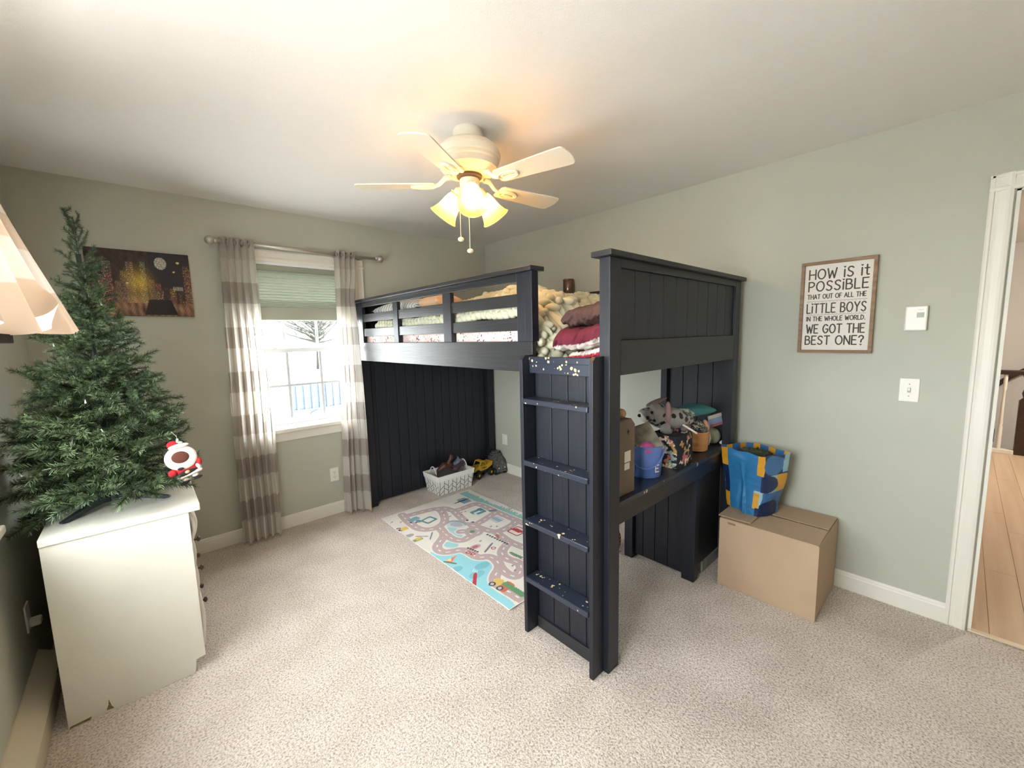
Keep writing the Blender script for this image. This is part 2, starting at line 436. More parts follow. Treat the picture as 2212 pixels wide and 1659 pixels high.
# ------------------------------------------------------------------ windows
def sash(parent, x0, x1, z0, z1, y, nx, nz, rail=0.032, bot=None):
    s = B('sash', VINYL, parent, (x0, x1, y, y + 0.03, z0, z0 + (bot or rail)), (x0, x1, y, y + 0.03, z1 - rail, z1),
          (x0, x0 + rail, y, y + 0.03, z0, z1), (x1 - rail, x1, y, y + 0.03, z0, z1), bevel=0.002)
    gx0, gx1, gz0, gz1 = x0 + rail, x1 - rail, z0 + (bot or rail), z1 - rail
    for i in range(nx):
        for j in range(nz):
            a, b_ = gx0 + (gx1 - gx0) * i / nx, gx0 + (gx1 - gx0) * (i + 1) / nx
            c, d = gz0 + (gz1 - gz0) * j / nz, gz0 + (gz1 - gz0) * (j + 1) / nz
            MB().box(a, b_, y + 0.013, y + 0.016, c, d).build('pane', GLASS, s)
    for i in range(1, nx):
        a = gx0 + (gx1 - gx0) * i / nx; B('muntin', MUNT, s, (a - 0.010, a + 0.010, y + 0.008, y + 0.022, gz0, gz1), bevel=0.002)
    for j in range(1, nz):
        c = gz0 + (gz1 - gz0) * j / nz; B('muntin', MUNT, s, (gx0, gx1, y + 0.009, y + 0.021, c - 0.009, c + 0.009), bevel=0.002)
    return s


def window(name, lab, W0, W1, Z0, Z1, Y=0.0):
    w = base(name, ((W0 + W1) / 2, Y, Z0)); tag(w, lab, 'window')
    B('jamb', VINYL, w, (W0, W0 + 0.02, Y, Y + TH, Z0, Z1), bevel=0); B('jamb', VINYL, w, (W1 - 0.02, W1, Y, Y + TH, Z0, Z1), bevel=0)
    B('jamb_head', VINYL, w, (W0, W1, Y, Y + TH, Z1 - 0.02, Z1), bevel=0); B('jamb_sill', VINYL, w, (W0, W1, Y - 0.0, Y + TH, Z0 - 0.002, Z0 + 0.02), bevel=0)
    cw = 0.083
    for sx in (0, 1):
        x0 = W0 - cw if sx == 0 else W1
        pf = [(0, 0), (0, 0.013), (0.01, 0.018), (0.02, 0.013), (0.05, 0.015), (0.062, 0.019), (0.078, 0.016), (0.083, 0.010), (0.083, 0)]
        M = Matrix(((1, 0, 0, x0), (0, -1, 0, Y), (0, 0, 1, 0), (0, 0, 0, 1))) if sx == 0 else Matrix(((-1, 0, 0, x0 + cw), (0, -1, 0, Y), (0, 0, 1, 0), (0, 0, 0, 1)))
        MB().prism(pf, Z0, Z1 + cw, M).build('casing', TRIM, w)
    M = Matrix(((0, 0, 1, 0), (0, -1, 0, Y), (-1, 0, 0, Z1 + cw), (0, 0, 0, 1)))
    MB().prism(pf, W0 - cw, W1 + cw, M).build('casing_head', TRIM, w)
    B('sill', TRIM, w, (W0 - cw - 0.02, W1 + cw + 0.02, Y - 0.045, Y + 0.02, Z0 - 0.03, Z0), bevel=0.006)
    B('apron', TRIM, w, (W0 - cw, W1 + cw, Y - 0.014, Y, Z0 - 0.10, Z0 - 0.03), bevel=0.004)
    zm = Z0 + 0.605
    sash(w, W0 + 0.02, W1 - 0.02, Z0 + 0.02, zm + 0.012, Y + 0.045, 3, 2, bot=0.045)
    sash(w, W0 + 0.02, W1 - 0.02, zm - 0.02, Z1 - 0.02, Y + 0.082, 3, 2)
    for dx in (0.22, 0.62):
        MB().lathe([(0.0, 0.012), (0.016, 0.010), (0.018, 0.0)], 12, TR(W0 + dx, Y + 0.06, zm + 0.012)).tube([(W0 + dx, Y + 0.06, zm + 0.02), (W0 + dx + 0.028, Y + 0.052, zm + 0.022)], 0.005, 6).build('sash_lock', VINYL, w, smooth=True)
    return w


window('window_1', 'white double hung window behind the striped curtains', WX0, WX1, WZ0, WZ1)
# west window: built like the other one, turned to the west wall (seen only at its curtain)
w2 = window('window_2', 'white double hung window in the wall beside the dresser', -0.98, -0.02, VZ0, VZ1)
w2.rotation_euler = (0, 0, PI / 2); w2.location = (XW, -1.85, VZ0)
w3 = window('window_3', 'second unseen white window added beside the first for more daylight', -0.98, -0.02, VZ0, VZ1)  # extra unit out of view, added to let in more daylight
w3.rotation_euler = (0, 0, PI / 2); w3.location = (XW, -2.85, VZ0)

# ================================================================== LOFT BED
FX, FY = -1.472, -2.58
bed = thing('loft_bed', 'tall navy black wooden loft bed with ladder and built in desk', 'loft bed', (-0.75, -1.3, 0))
# head board side (far end, by the window wall)
B('post', NAVYV, bed, (FX, FX + 0.075, -0.115, -0.035, 0, 1.77)); B('post', NAVYV, bed, (-0.115, -0.04, -0.115, -0.035, 0, 1.77))
hb = B('headboard', NAVYV, bed, (FX + 0.075, -0.115, -0.06, -0.045, 0.02, 1.77))
xs = [-1.397, -1.335, -1.237, -1.137, -1.041, -0.942, -0.853, -0.757, -0.663, -0.571, -0.47, -0.377, -0.282, -0.183, -0.115]
for a, b_ in zip(xs[:-1], xs[1:]): B('board', NAVYV, hb, (a + 0.002, b_ - 0.002, -0.068, -0.06, 0.03, 1.765), bevel=0.0025)
B('cap', NAVYH, bed, (FX - 0.02, -0.02, -0.135, -0.015, 1.768, 1.79))
# foot board (near end)
B('post', NAVYV, bed, (FX, -1.395, FY, -2.53, 0, 1.768)); B('post', NAVYV, bed, (-0.17, -0.09, FY, -2.53, 0, 1.768))
B('cap', NAVY, bed, (-1.502, -0.075, -2.605, -2.51, 1.768, 1.79), bevel=0.003)
B('footboard_rail', NAVY, bed, (-1.395, -0.17, FY, -2.535, 1.733, 1.768)); B('footboard_rail', NAVY, bed, (-1.395, -0.17, FY, -2.535, 1.30, 1.444))
fb = B('footboard_panel', NAVYV, bed, (-1.395, -0.17, -2.555, -2.54, 1.444, 1.733), bevel=0)
n = 10
for i in range(n):
    a = -1.395 + 1.225 * i / n; B('board', NAVYV, fb, (a + 0.0012, a + 1.225 / n - 0.0012, -2.568, -2.555, 1.444, 1.733), bevel=0.002)
# back side along the wall
B('back_rail', NAVYH, bed, (-0.075, -0.045, -2.53, -0.115, 1.30, 1.79)); 
B('back_ledge', NAVYH, bed, (-0.10, -0.02, -2.53, -0.115, 1.79, 1.81))
# front guard rail
B('side_rail', NAVYH, bed, (FX, -1.445, -2.15, -0.115, 1.297, 1.444), bevel=0.003)
B('guard_post', NAVYV, bed, (FX - 0.002, -1.43, -2.154, -2.104, 1.444, 1.77)); B('guard_post', NAVYV, bed, (FX + 0.001, -1.447, -0.205, -0.115, 1.444, 1.77))
B('guard_stile', NAVYV, bed, (FX + 0.002, -1.447, -2.104, -2.047, 1.444, 1.77))
B('guard_cap', NAVYH, bed, (-1.494, -1.40, -2.166, -0.13, 1.77, 1.792), bevel=0.003)
B('top_rail', NAVYH, bed, (FX + 0.002, -1.447, -2.047, -0.205, 1.731, 1.77))
for z0, z1 in ((1.612, 1.673), (1.496, 1.557)): B('slat', NAVYH, bed, (FX + 0.006, -1.450, -2.047, -0.205, z0, z1))
for y0, y1 in ((-0.815, -0.744), (-1.481, -1.397)): B('mullion', NAVYV, bed, (FX, -1.445, y0, y1, 1.444, 1.731))
B('deck', NAVY, bed, (-1.445, -0.075, -2.53, -0.115, 1.33, 1.35))
# end panel behind the ladder
ep = B('end_panel', NAVYV, bed, (-1.458, -1.445, -2.53, -2.16, 0.0, 1.345), bevel=0)
ys = [-2.53, -2.459, -2.36, -2.262, -2.16]
for a, b_ in zip(ys[:-1], ys[1:]): B('board', NAVYV, ep, (-1.468, -1.458, a + 0.0015, b_ - 0.0015, 0.0, 1.345), bevel=0.0025)
B('kick_rail', NAVYH, bed, (-1.478, -1.468, -2.53, -2.16, 0.0, 0.062), bevel=0.003)
# ladder
ld = B('ladder', NAVYV, bed, (-1.505, -1.478, -2.532, -2.158, 1.345, 1.374), bevel=0.002)
ld.data.materials.clear(); ld.data.materials.append(NAVYS)
for y0, y1 in ((-2.157, -2.135), (-2.554, -2.533)):
    pf = [(-1.547, 0), (-1.459, 0), (-1.459, 1.344), (-1.475, 1.344), (-1.475, 1.382), (-1.528, 1.382), (-1.547, 1.362)]
    M = Matrix(((1, 0, 0, 0), (0, 0, 1, 0), (0, 1, 0, 0), (0, 0, 0, 1)))
    MB().prism(pf, y0, y1, M).build('stile', NAVYV, ld, bevel=0.002)
for zt in (1.184, 0.890, 0.597, 0.305): B('rung', NAVYS, ld, (-1.556, -1.470, -2.533, -2.157, zt - 0.025, zt), bevel=0.004)
B('riser', NAVYS, ld, (-1.502, -1.488, -2.532, -2.158, 1.298, 1.374), bevel=0.002)
# desk and cabinet below the foot end
B('desk_top', mat('navy_desk_top_paint', (40, 44, 56), 0.3, specks=(30, 0.02, (190, 184, 170))), bed, (-1.445, -0.09, -2.565, -2.09, 0.722, 0.745), bevel=0.004)
B('desk_apron', NAVY, bed, (-1.395, -0.17, -2.56, -2.54, 0.64, 0.722))
B('desk_apron', NAVY, bed, (-1.445, -0.09, -2.11, -2.092, 0.64, 0.722))
B('cabinet_leg', NAVYV, bed, (-0.560, -0.500, -2.545, -2.47, 0, 0.722)); B('cabinet_leg', NAVYV, bed, (-0.575, -0.510, -2.147, -2.089, 0, 0.722))
cp = B('cabinet_side', NAVYV, bed, (-0.535, -0.52, -2.47, -2.147, 0.02, 0.722), bevel=0)
ys = [-2.47, -2.374, -2.289, -2.206, -2.150]
for a, b_ in zip(ys[:-1], ys[1:]): B('board', NAVYV, cp, (-0.545, -0.535, a + 0.0015, b_ - 0.0015, 0.025, 0.722), bevel=0.0025)
B('cabinet_front', NAVY, bed, (-0.50, -0.17, -2.53, -2.515, 0.072, 0.722))
B('kick_plate', mat('scuffed_grey_plate', (168, 168, 160), 0.4, vary=(30, (140, 140, 134))), bed, (-0.42, -0.17, -2.535, -2.52, 0.0, 0.070))
bp = B('back_panel', NAVYV, bed, (-0.095, -0.085, -2.53, -2.145, 0.745, 1.30), bevel=0)
ys = [-2.53, -2.437, -2.341, -2.24, -2.155]
for a, b_ in zip(ys[:-1], ys[1:]): B('board', NAVYV, bp, (-0.105, -0.095, a + 0.0015, b_ - 0.0015, 0.745, 1.30), bevel=0.0025)
B('back_post', NAVYV, bed, (-0.125, -0.07, -2.134, -2.089, 0.745, 1.30))

# ================================================================== OUTSIDE THE WINDOWS
GZ = -1.0
o = MB().box(-60, 60, 0.6, 140, GZ - 0.2, GZ).build('ground_outside', mat('pale_driveway', (200, 199, 196), 0.9, vary=(0.4, (210, 209, 206)))); tag(o, 'pale paved ground outside the window', 'ground', kind='structure')
o = MB().box(-60, -3.9, -60, 0.6, GZ - 0.2, GZ).build('ground_outside_west', mat('pale_driveway')); tag(o, 'pale paved ground west of the house', 'ground', kind='structure')
o = MB().box(-40, 40, 27.0, 40, GZ, GZ + 0.03).build('lawn', mat('lawn_green', (66, 84, 26), 0.95, vary=(3, (84, 92, 36)))); tag(o, 'strip of green lawn across the street', 'lawn', kind='stuff')
hs = thing('neighbour_house', 'white sided house across the street behind the lawn', 'house', (10.5, 44, GZ))
SID = mat('white_siding', (226, 226, 224), 0.8)
MB().box(6.5, 18, 43, 52, GZ, 3.6).build('walls', SID, hs)
MB().prism([(42.3, 3.5), (52.7, 3.5), (47.5, 6.3)], 6.0, 18.5, Matrix(((0, 0, 1, 0), (1, 0, 0, 0), (0, 1, 0, 0), (0, 0, 0, 1)))).build('roof', mat('grey_shingle', (120, 118, 116), 0.9), hs)
for x in (9.1, 11.3, 14.8): 
    wq = B('window', mat('dark_pane', (46, 54, 64), 0.2), hs, (x, x + 0.9, 42.95, 43.02, 1.2, 2.6), bevel=0)
    B('window_frame', SID, wq, (x + 0.41, x + 0.49, 42.92, 42.96, 1.2, 2.6), (x, x + 0.9, 42.92, 42.96, 1.86, 1.94), bevel=0)
BARK = mat('grey_bark', (52, 48, 46), 0.9); LEAF = mat('thin_winter_twigs', (50, 50, 48), 0.95, vary=(2, (66, 66, 60)))


def bare_tree(x, y, h, seed, lab):
    rr = random.Random(seed); t = thing('bare_tree', lab, 'tree', (x, y, GZ + 0.03), 'winter trees across the street')
    MB().tube([(x, y, GZ + 0.03), (x + 0.1, y, GZ + h * 0.3), (x, y, GZ + h * 0.55)], [0.17, 0.13, 0.09], 8).build('trunk', BARK, t, smooth=True)
    mb = MB()
    for i in range(70):
        a = rr.random() * 2 * PI; e = 0.15 + rr.random() * 1.2; L0 = h * (0.25 + 0.3 * rr.random()); z0 = GZ + h * (0.28 + 0.28 * rr.random())
        d = Vector((math.cos(a) * math.cos(e), math.sin(a) * math.cos(e), math.sin(e)))
        p0 = Vector((x, y, z0)); p1 = p0 + d * L0 * 0.6; p2 = p0 + d * L0 + Vector((rr.uniform(-.5, .5), rr.uniform(-.5, .5), rr.uniform(0, .6)))
        mb.tube([p0, p1, p2], [0.07, 0.045, 0.012], 4, cap=False)
        for q in range(5):
            s = p0.lerp(p2, 0.4 + 0.12 * q); e2 = s + Vector((rr.uniform(-1, 1), rr.uniform(-1, 1), rr.uniform(-.1, 1))) * h * 0.11
            mb.tube([s, e2], [0.03, 0.008], 3, cap=False)
    o = mb.build('branches', LEAF, t); o['kind'] = 'stuff'


bare_tree(0.9, 31, 8, 1, 'bare winter tree at the left of the window view')
bare_tree(8.6, 34, 8, 3, 'bare winter tree in front of the white house')
bare_tree(-7.5, 37, 8, 4, 'bare winter tree far left beyond the lawn')
bare_tree(17.0, 38, 8, 5, 'bare winter tree right of the white house')


def car(x, y, rz, rgb, lab):
    t = thing('parked_car', lab, 'car', (0, 0, 0), 'cars parked outside')
    m = mat('car_paint_%d' % rgb[0], rgb, 0.25, 0.2)
    pf = [(-2.1, 0.35), (-2.15, 0.75), (-1.9, 0.95), (-1.3, 1.0), (-0.75, 1.42), (0.55, 1.45), (1.2, 1.02), (1.95, 0.92), (2.15, 0.7), (2.15, 0.35)]
    M = Matrix(((1, 0, 0, 0), (0, 0, 1, 0), (0, 1, 0, 0), (0, 0, 0, 1)))
    MB().prism(pf, -0.85, 0.85, M).build('body', m, t, bevel=0.06)
    MB().prism([(-1.15, 1.0), (-0.72, 1.36), (-0.1, 1.38), (-0.1, 1.0)], -0.87, 0.87, M).prism([(0.0, 1.0), (0.0, 1.38), (0.5, 1.38), (1.02, 1.02)], -0.87, 0.87, M).build('side_windows', mat('car_glass', (34, 40, 48), 0.1), t)
    for wx in (-1.35, 1.35):
        for wy in (-0.82, 0.82):
            MB().lathe([(0.10, -0.1), (0.33, -0.1), (0.33, 0.1), (0.10, 0.1)], 18, TR(wx, wy, 0.33) @ Matrix.Rotation(PI / 2, 4, 'X')).build('wheel', mat('tyre', (52, 54, 58), 0.7), t, auto=40)
    t.location = (x, y, GZ); t.rotation_euler = (0, 0, rz)


car(4.3, 15.0, 0.35, (120, 126, 132), 'silver parked car seen through the right window panes')
car(11.5, 24.5, 0.2, (120, 128, 140), 'grey car parked farther up the street')
tg = thing('utility_trailer', 'blue grey mesh sided trailer parked below the window', 'trailer', (0.9, 9.6, GZ))
B('deck', mat('blue_grey_steel', (48, 60, 84), 0.5, vary=(30, (66, 80, 108))), tg, (0.1, 2.8, 8.9, 10.6, GZ + 0.45, GZ + 0.55))
for i in range(14): B('mesh_bar', mat('blue_grey_steel'), tg, (0.1 + i * 0.2, 0.16 + i * 0.2, 8.9, 8.95, GZ + 0.55, GZ + 1.25), bevel=0)
B('mesh_panel', mat('blue_grey_steel'), tg, (0.1, 2.8, 8.96, 8.98, GZ + 0.55, GZ + 1.3), bevel=0)
for wx in (0.8, 2.0): MB().lathe([(0.08, -0.09), (0.25, -0.09), (0.25, 0.09), (0.08, 0.09)], 16, TR(wx, 8.85, GZ + 0.25) @ Matrix.Rotation(PI / 2, 4, 'X')).build('wheel', mat('tyre'), tg)

# ================================================================== CURTAINS, ROD, SHADE
NICK = mat('brushed_nickel', (196, 190, 178), 0.34, 0.7)
rod = thing('curtain_rod', 'brushed nickel curtain rod with ball finials above the window', 'curtain rod', (-1.83, -0.085, 2.155))
MB().tube([(-2.40, -0.085, 2.157), (-1.255, -0.085, 2.153)], 0.0115, 12).build('rod', NICK, rod, smooth=True)
MB().tube([(-2.28, -0.085, 2.1565), (-1.55, -0.085, 2.154)], 0.0135, 12).build('outer_rod', NICK, rod, smooth=True)
for x, s in ((-2.425, -1), (-1.232, 1)):
    f = MB().ell((x, -0.085, 2.155), (0.029, 0.029, 0.029), 18, 12).build('finial', NICK, rod, smooth=True)
    MB().tube([(x - s * 0.02, -0.085, 2.155), (x - s * 0.045, -0.085, 2.155)], [0.016, 0.012], 12).build('collar', NICK, f, smooth=True)
for x in (-2.325, -1.40):
    MB().tube([(x, -0.085, 2.142), (x, -0.04, 2.14), (x, -0.004, 2.14)], 0.006, 8).box(x - 0.012, x + 0.012, -0.006, 0.0, 2.10, 2.17).build('bracket', NICK, rod)
CURT = mat('striped_linen_curtain', (255, 255, 255), 0.9, attr='Col', bump=(900, 0.0004), trans=(0.5, 0.06), spec=0.1)
TAUPE, CREAM = np.array(lin((202, 193, 183))), np.array(lin((236, 230, 221)))


def curtain(name, lab, zs, xl, xr, nf, seed, yr=None):
    t = thing(name, lab, 'curtain', ((xl[0] + xr[0]) / 2, -0.09, 0), 'curtains of the far window')

    def fn(U, V):
        z = 2.185 - V * 2.17
        a = np.interp(z, zs[::-1], xl[::-1]); b_ = np.interp(z, zs[::-1], xr[::-1])
        ph = 2 * PI * (nf * U + 0.10 * wob(V * 1.3, U * 0, seed, f=1.0) + 0.06 * wob(V, U, seed + 9))
        amp = 0.028 + 0.010 * V
        x = a + (b_ - a) * U + 0.010 * np.sin(2 * ph + 0.6) * (0.4 + V)
        y = -0.088 + amp * np.sin(ph) - 0.012 * V + 0.008 * wob(V * 2, U * 2, seed + 3)
        if yr is not None: y = y + np.interp(z, zs[::-1], yr[::-1]) * smooth01((U - 0.45) / 0.55)
        return x, y, z + 0.006 * np.sin(ph) * (V > 0.97)

    def col(U, V, X, Y, Z):
        band = (((Z - 0.19) % 0.31) < 0.145) & (Z < 1.95)
        top = Z > 2.04
        c = np.where(band[:, None], TAUPE, CREAM); c = np.where(top[:, None], TAUPE * 0.35 + CREAM * 0.65, c)
        st = 0.94 + 0.06 * np.sin(U * 2 * PI * 60) * np.sin(Z * 700); return c * st[:, None]
    surf('panel', fn, 200, 420, CURT, t, col)
    for i in range(nf):
        u = (i + 0.25) / nf; x = xl[0] + (xr[0] - xl[0]) * u
        MB().tube([(x + 0.0, -0.085 + 0.022 * math.cos(q), 2.155 + 0.022 * math.sin(q)) for q in np.linspace(0, 2 * PI, 15)[:-1]], 0.0035, 6, closed=True).build('grommet', NICK, t, smooth=True)
    return t


curtain('window_curtain', 'taupe and cream banded curtain hanging at the left side of the window', [2.2, 1.47, 0.9, 0.0], [-2.378, -2.397, -2.408, -2.412], [-2.172, -2.167, -2.153, -2.168], 5, 11)
curtain('window_curtain', 'taupe and cream banded curtain hanging between the window and loft bed', [2.2, 1.95, 1.80, 1.45, 1.1, 0.6, 0.0], [-1.618, -1.62, -1.622, -1.628, -1.635, -1.655, -1.680], [-1.447, -1.465, -1.490, -1.496, -1.496, -1.496, -1.496], 4, 12, [0.0, -0.01, -0.025, -0.075, -0.095, -0.095, -0.095])

sh = thing('cellular_shade', 'grey green pleated shade pulled halfway down in the window', 'window shade', (-1.86, 0.03, 1.63))
SHM = mat('grey_green_shade_cloth', (158, 162, 146), 0.85, trans=(0.10,))
zt = 2.0; zz = [zt]
while zz[-1] > 1.735: zz.append(zz[-1] - (0.0105 if zz[-1] > 1.78 else 0.006))
pts = [(0.012 if i % 2 else 0.034, z) for i, z in enumerate(zz)]
vs = []; fs = []
for y, z in pts: vs += [(-2.262, y, z), (-1.463, y, z)]
for i in range(len(pts) - 1): fs.append((2 * i, 2 * i + 1, 2 * i + 3, 2 * i + 2))
mb = MB(); mb.add(vs, fs); mb.build('pleats', SHM, sh)
B('head_rail', SHM, sh, (-2.263, -1.462, 0.002, 0.042, 2.0, 2.04), bevel=0.004); B('bottom_rail', mat('shade_rail', (166, 170, 154), 0.6), sh, (-2.262, -1.463, 0.008, 0.036, 1.632, 1.735), bevel=0.008)


# ------------------------------------------------------------------ wall plates
PLATE = mat('white_plastic', (236, 232, 222), 0.35); HOLE = mat('socket_slot', (70, 66, 60), 0.6)


def plate_M(loc, wall):
    """local x = along wall, y = up, z = out of wall"""
    if wall == 'n': return Matrix(((1, 0, 0, loc[0]), (0, 0, -1, 0), (0, 1, 0, loc[1]), (0, 0, 0, 1)))
    return Matrix(((0, 0, -1, 0), (-1, 0, 0, -loc[0]), (0, 1, 0, loc[1]), (0, 0, 0, 1)))


def outlet(name, lab, loc, wall):
    M = plate_M(loc, wall); t = thing(name, lab, 'outlet', M @ Vector((0, 0, 0)))
    MB().box(-0.035, 0.035, -0.0575, 0.0575, 0, 0.006, M=M).build('cover_plate', PLATE, t, bevel=0.003)
    for dy in (-0.02, 0.02):
        r = MB().lathe([(0.0165, 0.004), (0.0165, 0.0085), (0.0, 0.0085)], 20, M @ TR(0, dy, 0)).build('receptacle', PLATE, t, auto=40)
        MB().box(-0.008, -0.0055, dy - 0.003, dy + 0.007, 0.008, 0.009, M=M).box(0.0055, 0.008, dy - 0.003, dy + 0.006, 0.008, 0.009, M=M).box(-0.002, 0.002, dy - 0.011, dy - 0.007, 0.008, 0.009, M=M).build('slots', HOLE, r)
    MB().lathe([(0.003, 0.005), (0.003, 0.0075), (0, 0.0075)], 10, M).build('screw', NICK, t)


outlet('wall_outlet', 'white duplex outlet under the window beside the curtain', (-1.7165, 0.342), 'n')
M = plate_M((0.243, 0.36), 'e'); t = thing('blank_wall_plate', 'white wall plate under the loft bed near the corner', 'wall plate', M @ Vector((0, 0, 0)))
MB().box(-0.038, 0.038, -0.0575, 0.0575, 0, 0.006, M=M).build('cover_plate', PLATE, t, bevel=0.003)
MB().box(-0.016, 0.016, -0.033, 0.033, 0.005, 0.008, M=M).build('insert', PLATE, t, bevel=0.002)
M = plate_M((3.351, 1.154), 'e'); t = thing('light_switch', 'white light switch plate on the wall near the doorway', 'light switch', M @ Vector((0, 0, 0)))
MB().box(-0.037, 0.037, -0.059, 0.059, 0, 0.006, M=M).build('cover_plate', PLATE, t, bevel=0.003)
tg_ = MB().box(-0.006, 0.006, -0.012, 0.012, 0.005, 0.008, M=M).build('toggle_slot', mat('slot_grey', (176, 168, 150), 0.5), t)
MB().box(-0.004, 0.004, -0.002, 0.011, 0.006, 0.017, M=M).build('toggle', PLATE, tg_, bevel=0.001)
for dy in (-0.03, 0.03): MB().lathe([(0.003, 0.005), (0.003, 0.0072), (0, 0.0072)], 10, M @ TR(0, dy, 0)).build('screw', mat('slot_grey'), t)
M = plate_M((3.3525, 1.51), 'e'); t = thing('thermostat', 'white square thermostat with small green screen', 'thermostat', M @ Vector((0, 0, 0)))
MB().box(-0.041, 0.041, -0.061, 0.061, 0, 0.016, M=M).build('back_plate', PLATE, t, bevel=0.004)
MB().box(-0.039, 0.041, -0.060, 0.060, 0.014, 0.027, M=M).build('cover', PLATE, t, bevel=0.006)
MB().box(0.003, 0.029, 0.004, 0.028, 0.0265, 0.0278, M=M).build('screen', mat('lcd_green', (112, 124, 92), 0.25), t)
for dx, dy in ((0.010, -0.010), (0.020, -0.010), (0.010, -0.024), (0.020, -0.024)): MB().lathe([(0.0042, 0.0265), (0.0042, 0.0282), (0, 0.0282)], 12, M @ TR(dx, dy, 0)).build('button', PLATE, t)
MB().box(0.008, 0.026, 0.040, 0.042, 0.0268, 0.0274, M=M).build('print', mat('grey_print', (170, 166, 158), 0.6), t)

# ------------------------------------------------------------------ lettered sign (stroke lettering)
GL = {
 'H': (.7, [[(0, 0), (0, 1)], [(.7, 0), (.7, 1)], [(0, .5), (.7, .5)]]), 'O': (.82, ['o']), 'W': (.95, [[(0, 1), (.22, 0), (.47, .75), (.72, 0), (.95, 1)]]),
 'I': (.08, [[(.04, 0), (.04, 1)]]), 'i': (.08, [[(.04, 0), (.04, .74)], 'h']), 'S': (.62, [[(.6, .86), (.45, .98), (.2, .97), (.06, .82), (.12, .62), (.34, .5), (.54, .38), (.58, .2), (.44, .03), (.2, .01), (.02, .14)]]),
 't': (.42, [[(.2, 1), (.2, .14), (.28, .02), (.42, .04)], [(0, .68), (.42, .68)]]), 'P': (.6, [[(0, 0), (0, 1)], [(0, .98), (.36, .98), (.58, .86), (.58, .62), (.36, .47), (0, .46)]]),
 'B': (.62, [[(0, 0), (0, 1)], [(0, .99), (.34, .99), (.52, .88), (.52, .66), (.34, .55), (0, .54)], [(.34, .55), (.6, .42), (.62, .18), (.42, .01), (0, 0)]]),
 'L': (.52, [[(0, 1), (0, 0), (.52, 0)]]), 'E': (.55, [[(.55, 1), (0, 1), (0, 0), (.55, 0)], [(0, .52), (.45, .52)]]), 'T': (.66, [[(.33, 0), (.33, 1)], [(0, 1), (.66, 1)]]),
 'A': (.74, [[(0, 0), (.37, 1), (.74, 0)], [(.13, .36), (.61, .36)]]), 'U': (.66, [[(0, 1), (0, .28), (.12, .05), (.33, 0), (.54, .05), (.66, .28), (.66, 1)]]),
 'F': (.52, [[(.52, 1), (0, 1), (0, 0)], [(0, .52), (.42, .52)]]), 'Y': (.7, [[(0, 1), (.35, .48), (.7, 1)], [(.35, .48), (.35, 0)]]), 'N': (.68, [[(0, 0), (0, 1), (.68, 0), (.68, 1)]]),
 'R': (.62, [[(0, 0), (0, 1)], [(0, .98), (.36, .98), (.58, .86), (.58, .64), (.36, .5), (0, .5)], [(.3, .5), (.62, 0)]]), 'D': (.68, [[(0, 0), (0, 1), (.3, .98), (.58, .78), (.66, .5), (.58, .22), (.3, .02), (0, 0)]]),
 'G': (.76, [[(.7, .84), (.5, .98), (.28, .96), (.08, .76), (0, .48), (.1, .2), (.32, .01), (.56, .04), (.74, .22), (.74, .46), (.46, .46)]]),
 '?': (.6, [[(.02, .8), (.14, .96), (.36, 1), (.56, .86), (.54, .66), (.34, .5), (.3, .26)], 'd']), '.': (.1, [[(.05, .0), (.06, .05)]]),
 'K': (.6, [[(0, 0), (0, 1)], [(.6, 1), (0, .45), (.6, 0)]]), 'M': (.8, [[(0, 0), (.08, 1), (.4, .3), (.72, 1), (.8, 0)]])}


def ribbon(mb, pts, w, M, z):
    pts = [Vector((p[0], p[1])) for p in pts]
    for a, b_ in zip(pts[:-1], pts[1:]):
        d = b_ - a
        if d.length < 1e-6: continue
        n = Vector((-d.y, d.x)).normalized() * w / 2
        mb.add([M @ Vector((q.x, q.y, z)) for q in (a - n, b_ - n, b_ + n, a + n)], [(0, 1, 2, 3)])
    for p in pts:
        mb.add([M @ Vector((p.x + w / 2 * math.cos(2 * PI * j / 8), p.y + w / 2 * math.sin(2 * PI * j / 8), z + 0.00002)) for j in range(8)], [tuple(range(8))])


def strokes(mb, text, x0, x1, y0, h, w, M, z, words=None):
    gap, sp = 0.26, 0.55
    W = 0
    for i, ch in enumerate(text): W += (sp if ch == ' ' else GL[ch][0] + gap)
    W -= gap; k = (x1 - x0) / W; x = x0
    for ch in text:
        if ch == ' ':
            x += sp * k
            if words is not None: mb = MB(); words.append(mb)
            continue
        gw, st = GL[ch]
        for s in st:
            if s == 'o':
                ribbon(mb, [(x + (.41 + .41 * math.sin(q)) * k, y0 + (.5 + .5 * math.cos(q)) * h) for q in np.linspace(0, 2 * PI, 19)], w, M, z)
            elif s == 'h' or s == 'd':
                cx_, cy_ = (x + .04 * k, y0 + h * 1.0) if s == 'h' else (x + .29 * k, y0 - h * 0.02)
                r = h * 0.11
                mb.add([M @ Vector((cx_ + dx * r, cy_ + dy * r, z)) for dx, dy in ((0, -1), (.95, .2), (.85, .7), (.45, .85), (0, .45), (-.45, .85), (-.85, .7), (-.95, .2))], [tuple(range(8))])
            else: ribbon(mb, [(x + a * k, y0 + b_ * h) for a, b_ in s], w, M, z)
        x += (gw + gap) * k


